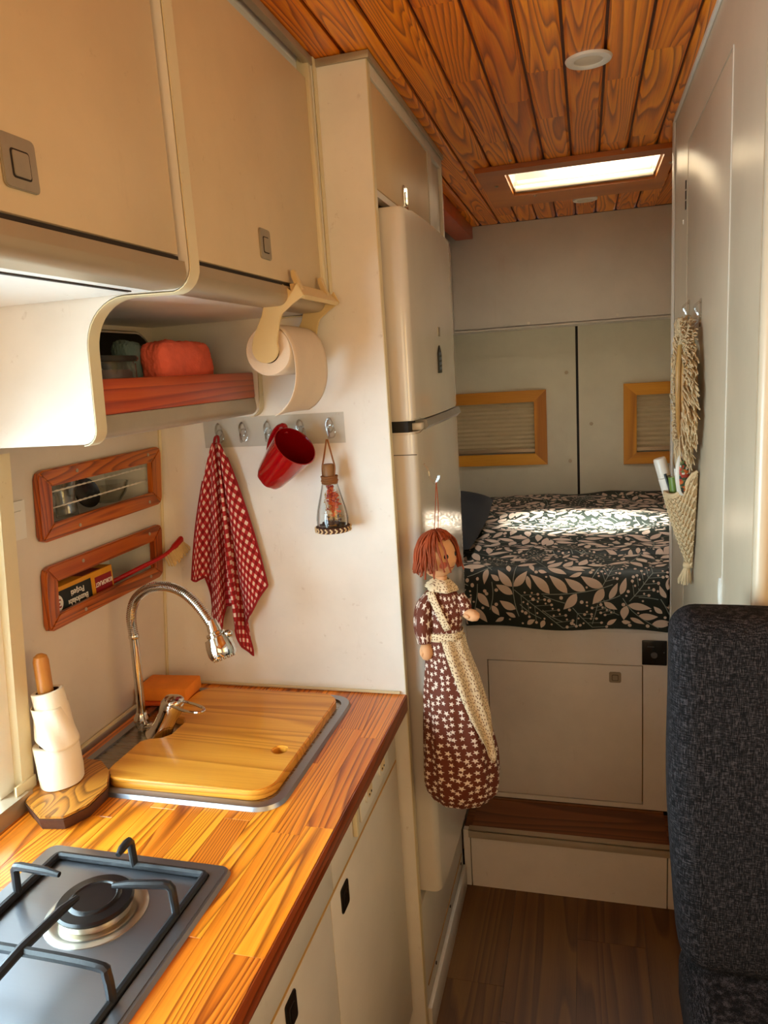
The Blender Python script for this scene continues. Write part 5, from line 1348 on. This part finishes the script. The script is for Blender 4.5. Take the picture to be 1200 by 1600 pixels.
# pillow
b = B()
def pil(u, v, s_):
    x_ = (u * 2 - 1); y_ = (v * 2 - 1); h = .075 * (max(0, (1 - abs(x_) ** 3)) ** .5) * (max(0, 1 - abs(y_) ** 3) ** .5)
    px_ = -.575 + .225 * x_ * (1 - .05 * y_ * y_); py_ = 2.56 + .34 * y_ * (1 - .05 * x_ * x_)
    return (px_, py_, 1.005 + s_ * h * (.95 if s_ > 0 else .45) + .008 * noise.noise(V((u * 3, v * 3, 0))) + .04 * (y_ * .5))
b.grid(lambda u, v: pil(u, v, 1), 26, 26); b.grid(lambda u, v: pil(u, v, -1), 26, 26, flip=True)
solo('pillow', b, 'navy_cloth', 'dark navy pillow at the left side of the bed behind the doll', 'pillow', sharp=180)

# ================================================================== WARDROBE (right)
XW = .222
wd = thing('wardrobe', 'tall light laminate wardrobe at right with one slim door', 'wardrobe', (.58, 1.63, 0))
b = B(); holes(b, (1.112, 2.153, .0, 2.118), [(1.343 - .002, 1.876 + .002, .30, 2.003)], lambda a, c, d: (XW + .016 * d, a, c)); build('front_panel', b, 'ward_paint', wd)
dw = build('door', Bx(XW + .0006, XW + .016, 1.3440, 1.8755, .3025, 2.0005, .0008), 'ward_paint', wd)
build('door_edge', Bx(XW - .0012, XW + .008, 1.3395, 1.3432, .302, 2.0015), 'white_plastic', wd, 'bright edge strip of the door')
build('back_seam', Bx(XW + .017, XW + .019, 1.33, 1.89, .29, 2.01), 'seam', wd)
build('end_panel', Bx(XW + .017, .945, 1.112, 1.130, .0, 2.118, .001), 'ward_paint', wd)
build('end_panel', Bx(XW + .017, .945, 2.136, 2.153, .0, 2.118, .001), 'ward_paint', wd)
build('corner_strip', Bx(XW - .0045, XW - .0005, 2.12, 2.157, .19, 2.118, .001), 'white_plastic', wd)
build('top_trim', Bx(XW - .006, XW - .0005, 1.112, 2.119, 2.109, 2.1195, .001), 'white_plastic', wd)
b = B(); b.tube([(XW + .010, 1.100, .4), (XW + .010, 1.100, 2.118)], .011, 14); build('edge_profile', b, 'ward_paint', wd, 'rounded corner profile')
q = at(1072, 305, x=XW); b = B()
for dz in (-.022, .0, .022): b.box(XW - .002, XW - .0002, q.y - .006, q.y + .003, q.z + dz - .009, q.z + dz + .009)
build('hinge', b, 'dark_metal', wd, 'dark hinge')
q = at(1126, 925, x=XW); b = B(); b.lathe([(.0, -.001), (.013, -.001), (.015, .002), (.019, .003), (.021, 0), (.021, -.001)], (XW, q.y, q.z), (-1, 0, 0), 32, ref=(0, 0, 1), sq=None)
b.v = [(x, q.y + (y - q.y) * .62, q.z + (z - q.z) * 1.35) for x, y, z in b.v]
build('finger_pull', b, 'white_plastic', wd, 'oval white finger pull')
b = B(); q = at(1068, 347, x=XW); b.lathe([(0, .002), (.004, .0015), (.006, 0), (0, -.001)], (XW, q.y, q.z), (-1, 0, 0), 14); build('bumper', b, 'white_plastic', wd)

# hooks on wardrobe
def whook(px, py, label, mat):
    q = at(px, py, x=XW); t = thing('wall_hook', label, 'hook', (XW, q.y, q.z), 'hooks on the wardrobe')
    b = B(); b.prism(rrect(-.014, .014, -.028, .028, .004, 3), lambda a, c, d: (XW - .0012 - d, q.y + a, q.z + c - .002), .0, .0012, .0003); build('plate', b, 'clear', t)
    b = B(); b.tube(smooth_path([(XW - .003, q.y, q.z + .020), (XW - .013, q.y, q.z + .010), (XW - .006, q.y, q.z - .008), (XW - .014, q.y, q.z - .026), (XW - .028, q.y, q.z - .022)], 5), .0024, 8); build('hook', b, mat, t)
    return q
whook(1077, 487, 'clear hook standing empty on the wardrobe left of the macrame ring', 'clear')
qh = whook(1096, 487, 'hook with dark pin above the macrame ring', 'clear')

# macrame ring (mirror in a rattan hoop with cotton fringe)
mc = thing('macrame_mirror', 'round rattan hoop with shaggy cream cotton fringe hanging on the wardrobe', 'wall hanging', (XW - .02, 1.68, 1.30))
ym, zm = 1.70, 1.470
b = B(); b.lathe([(0, 0), (.088, 0), (.088, .004), (0, .004)], (XW - .012, ym, zm), (-1, 0, 0), 40); build('mirror', b, 'chrome', mc, 'round mirror glass')
b = B()
for rr_, xo in ((.094, -.014), (.101, -.020), (.094, -.026)): b.tube([(XW + xo, ym + rr_ * math.cos(a_ * math.pi / 24), zm + rr_ * 1.18 * math.sin(a_ * math.pi / 24)) for a_ in range(48)], .0052, 8, closed=True)
build('hoop', b, 'rattan', mc, 'rattan wrapped hoop')
b = B(); random.seed(3)
for k in range(1100):
    a_ = random.uniform(0, 2 * math.pi); r0_ = .100; ln = random.uniform(.022, .050)
    if math.sin(a_) > .86: ln *= .9
    # far side (towards +y) stays slim so that the hoop shows
    if math.cos(a_) > .30: ln *= .25
    c0_ = V((XW - random.uniform(.010, .034), ym + r0_ * math.cos(a_), zm + r0_ * 1.18 * math.sin(a_))); od = V((0, math.cos(a_), 1.1 * math.sin(a_)))
    pts = [c0_, c0_ + od * ln * .4 + V((-.006, random.uniform(-.004, .004), .002)), c0_ + od * ln * .8 + V((-.004 + random.uniform(-.004, .004), random.uniform(-.006, .006), -.006)), c0_ + od * ln + V((random.uniform(-.006, .002), random.uniform(-.006, .006), -.016))]
    for p_ in pts: p_.x = min(p_.x, XW - .003)
    b.tube(smooth_path(pts, 2), [.0015] * 6 + [.0009], 4)
build('fringe', b, 'cotton', mc, 'shaggy cotton fringe', kind='stuff', sharp=180)
b = B(); b.tube([(XW - .014, ym + .004, zm + .118), (XW - .018, ym, zm + .135), (XW - .016, qh.y, qh.z - .028)], .0018, 6)
for k in range(46): b.tube([(XW - .034 + .028 * random.random(), ym + .01 - random.random() * .05, zm + .118 + random.uniform(0, .02)), (XW - .038 + .03 * random.random(), ym + .035 - .09 * random.random(), zm + .120 + random.uniform(-.03, .022))], .002, 5)
build('top_knot', b, 'cotton', mc, 'tied cotton knot')

# woven pocket with combs
mp_ = thing('macrame_pocket', 'woven cream macrame pocket with a tassel below the fringed ring', 'wall pocket', (XW - .03, 1.70, 1.03))
yc = 1.70; zt0, ztip = 1.250, 1.082; PR = .072; PD = .055
def pock(u, v, off=0):
    """u 0..1 around the outer half (from near side to far side), v 0 rim .. 1 tip"""
    th = math.pi * u; r_ = (1 - v ** 1.25 * .93)
    y_ = yc - PR * r_ * math.cos(th); x_ = XW - .004 - (PD * r_ + off) * math.sin(th)
    rise = .055 * (max(0, math.cos(th))) ** 8 * (1 - v)      # rim is higher where it meets the near edge
    return V((x_, y_ - off * math.cos(th), zt0 + rise - (zt0 - ztip) * v))
b = B(); b.sheet(lambda u, v: pock(u, v), 20, 20, lambda u, v: (u, v), .0015)
b.sheet(lambda u, v: (XW - .003, yc - PR * (1 - v ** 1.25 * .93) + 2 * PR * (1 - v ** 1.25 * .93) * u, zt0 + .05 * (1 - v) - (zt0 - ztip) * v), 6, 10, lambda u, v: (u, v), .0012)
build('lining', b, 'cotton', mp_, sharp=180)
b = B(); nr, nc = 17, 15
for r_ in range(nr):
    v0, v1 = r_ / nr, (r_ + 1) / nr; n_ = max(3, int(nc * (1 - v0 * .72)))
    for c_ in range(n_):
        u0 = (c_ + (.5 if r_ % 2 else 0)) / n_; u1 = u0 + .62 / n_
        if u1 > 1.02: continue
        for s_ in ((u0, u1), (u1, u0)):
            b.tube([pock(max(0, min(1, s_[0])), v0, .002), pock(max(0, min(1, (s_[0] + s_[1]) / 2)), (v0 + v1) / 2, .0045), pock(max(0, min(1, s_[1])), v1, .002)], .0022, 5)
build('knotted_net', b, 'cotton', mp_, 'knotted diagonal weave', kind='stuff', sharp=180)
b = B(); b.tube([pock(k / 20, 0, .002) for k in range(21)], .0034, 8); b.tube([pock(k / 20, .03, .002) for k in range(21)], .003, 8); build('rim', b, 'cotton', mp_)
b = B()
for k in range(60):
    a_ = random.uniform(0, 6.28); b.tube([(XW - .010, yc, ztip + .006), (XW - .014 + .006 * math.cos(a_), yc + .006 * math.sin(a_), ztip - .006), (XW - .018 + .014 * math.cos(a_), yc + .014 * math.sin(a_), ztip - .034 + random.uniform(-.006, .004)), ], [.0018, .0018, .0012], 5)
b.lathe([(0, 0), (.009, 0), (.0105, .006), (.009, .012), (0, .012)], (XW - .012, yc, ztip - .002), (0, 0, 1), 16)
build('tassel', b, 'cotton', mp_, 'cotton tassel', sharp=180)
# things in pocket
def dowelish(name, label, cat, p0, p1, prof, mat, parts=()):
    p0, p1 = V(p0), V(p1); t = thing(name, label, cat, tuple(p0)); L_ = (p1 - p0).length
    for (nm, pf, mt) in [(name_, pr_, m_) for name_, pr_, m_ in parts]:
        b = B(); b.lathe([(r_, h_ * L_) for r_, h_ in pf], p0, p1 - p0, 24); build(nm, b, mt, t)
    return t
yq = 1.715
p0 = V((XW - .030, yq, 1.17)); p1 = at(1030, 716, y=yq)
dowelish('hand_cream', 'white capped green and white tube leaning out of the macrame pocket', 'tube', p0, p1, None, None, (
    ('tube', [(0, 0), (.010, 0), (.0135, .3), (.014, .72), (0, .72)], 'label_white'), ('cap', [(0, .725), (.0135, .725), (.0135, .98), (.012, 1), (0, 1)], 'white_plastic')))
p1 = at(1040, 740, y=1.700); b = B(); p0 = V((XW - .024, 1.700, 1.17)); dd = (p1 - p0).normalized(); sdv = V((.4, 1, 0)).normalized()
t = thing('black_comb', 'black comb behind the white tube in the macrame pocket', 'comb', tuple(p0)); b.tube([p0 - sdv * .004, p1 - sdv * .004], .003, 8); build('spine', b, 'black_plastic', t)
b = B()
for k in range(22): o_ = p0.lerp(p1, .30 + k * .031); b.tube([o_ - sdv * .003, o_ + V((.006, -.016, .004))], .0010, 4)
build('teeth', b, 'black_plastic', t)
t = thing('green_tube', 'small green and white tube in front of the comb in the pocket', 'tube', tuple(p0)); p0g = V((XW - .034, 1.690, 1.185)); p1g = at(1050, 737, y=1.690)
b = B(); b.lathe([(0, 0), (.009, 0), (.0095, (p1g - p0g).length * .9), (0, (p1g - p0g).length * .92)], p0g, p1g - p0g, 20); build('tube', b, plain('leaf_green', '#6f8a3a', .4), t)
t = thing('toothbrush', 'white toothbrush handle in the macrame pocket', 'toothbrush', tuple(p0)); p0g = V((XW - .030, 1.668, 1.18)); p1g = at(1056, 732, y=1.668)
b = B(); b.tube(smooth_path([p0g, p0g.lerp(p1g, .5) + V((.002, 0, 0)), p1g], 5), [.003] * 5 + [.0045] * 6, 10); build('handle', b, 'white_plastic', t)
hb_ = thing('hair_brush', 'oval hairbrush with a floral back standing in the macrame pocket', 'brush', (XW - .02, 1.69, 1.18))
c0_ = at(1067, 741, y=1.640); upv = V((-.02, .0, 1)).normalized(); fr2 = V((.55, -.83, 0)).normalized(); sd2 = upv.cross(fr2)
b = B(); bm = bmesh.new(); bmesh.ops.create_uvsphere(bm, u_segments=28, v_segments=18, radius=1)
for v in bm.verts: v.co = c0_ + sd2 * v.co.x * .019 + upv * v.co.z * .046 + fr2 * v.co.y * .009
b.bm(bm); build('head', b, 'white_plastic', hb_, sharp=180)
def florals():
    t_ = NT('floral_print'); vo = t_.n('ShaderNodeTexVoronoi'); vo.inputs['Scale'].default_value = 190; t_.l(t_.coord(), vo.inputs['Vector'])
    sp_ = t_.n('ShaderNodeSeparateColor'); t_.l(vo.outputs['Color'], sp_.inputs[0])
    t_.set(t_.ramp(sp_.outputs[0], [(0, '#3a4a30'), (.25, '#c8622a'), (.45, '#2a2a2a'), (.6, '#a83a2a'), (.75, '#6f7a4a'), (.9, '#e0d8c8')], 'CONSTANT'), .4); return t_.m
b = B(); bm = bmesh.new(); bmesh.ops.create_uvsphere(bm, u_segments=24, v_segments=14, radius=1)
for v in bm.verts: v.co = c0_ + fr2 * .003 + sd2 * v.co.x * .0155 + upv * v.co.z * .042 + fr2 * v.co.y * .0085
b.bm(bm); build('floral_back', b, florals(), hb_, 'floral print back', sharp=180)
b = B(); b.tube([c0_ - upv * .038, V((XW - .020, 1.682, 1.195))], .005, 12); build('handle', b, 'white_plastic', hb_)

# ================================================================== COUCH (right foreground)
co = thing('bench_seat', 'charcoal woven bench with tall back cushion at the right', 'bench', (.5, .85, 0))
def cushion(x0, x1, y0, y1, z0, z1, r, fn=None, n=40):
    bm = bmesh.new(); bmesh.ops.create_cube(bm, size=1)
    for v in bm.verts: v.co = V(((x0 + x1) / 2 + v.co.x * (x1 - x0), (y0 + y1) / 2 + v.co.y * (y1 - y0), (z0 + z1) / 2 + v.co.z * (z1 - z0)))
    bmesh.ops.bevel(bm, geom=bm.edges[:], offset=r, segments=7, affect='EDGES', profile=.5)
    bmesh.ops.subdivide_edges(bm, edges=[e for e in bm.edges if e.calc_length() > .08], cuts=10, use_grid_fill=True)
    for v in bm.verts:
        p_ = v.co; d_ = noise.noise(p_ * 4.0) * .006; c_ = V(((x0 + x1) / 2, (y0 + y1) / 2, (z0 + z1) / 2)); v.co = p_ + (p_ - c_).normalized() * d_
        if fn: v.co = fn(v.co)
    b = B(); return b.bm(bm)
def taper(p_):
    k = max(0, (.95 - p_.z) / .30); 
    return V((p_.x + .020 * k ** 2 * (1 if p_.x < .3 else 0), p_.y, p_.z))
build('back_cushion', cushion(.106, .78, .985, 1.085, .665, 1.205, .036, taper), 'weave', co, sharp=180)
build('seat_cushion', cushion(.125, .78, .42, 1.085, .545, .668, .036), 'weave', co, sharp=180)
build('seat_base', Bx(.150, .78, .44, 1.08, 0, .545, .004), 'grey_paint', co)
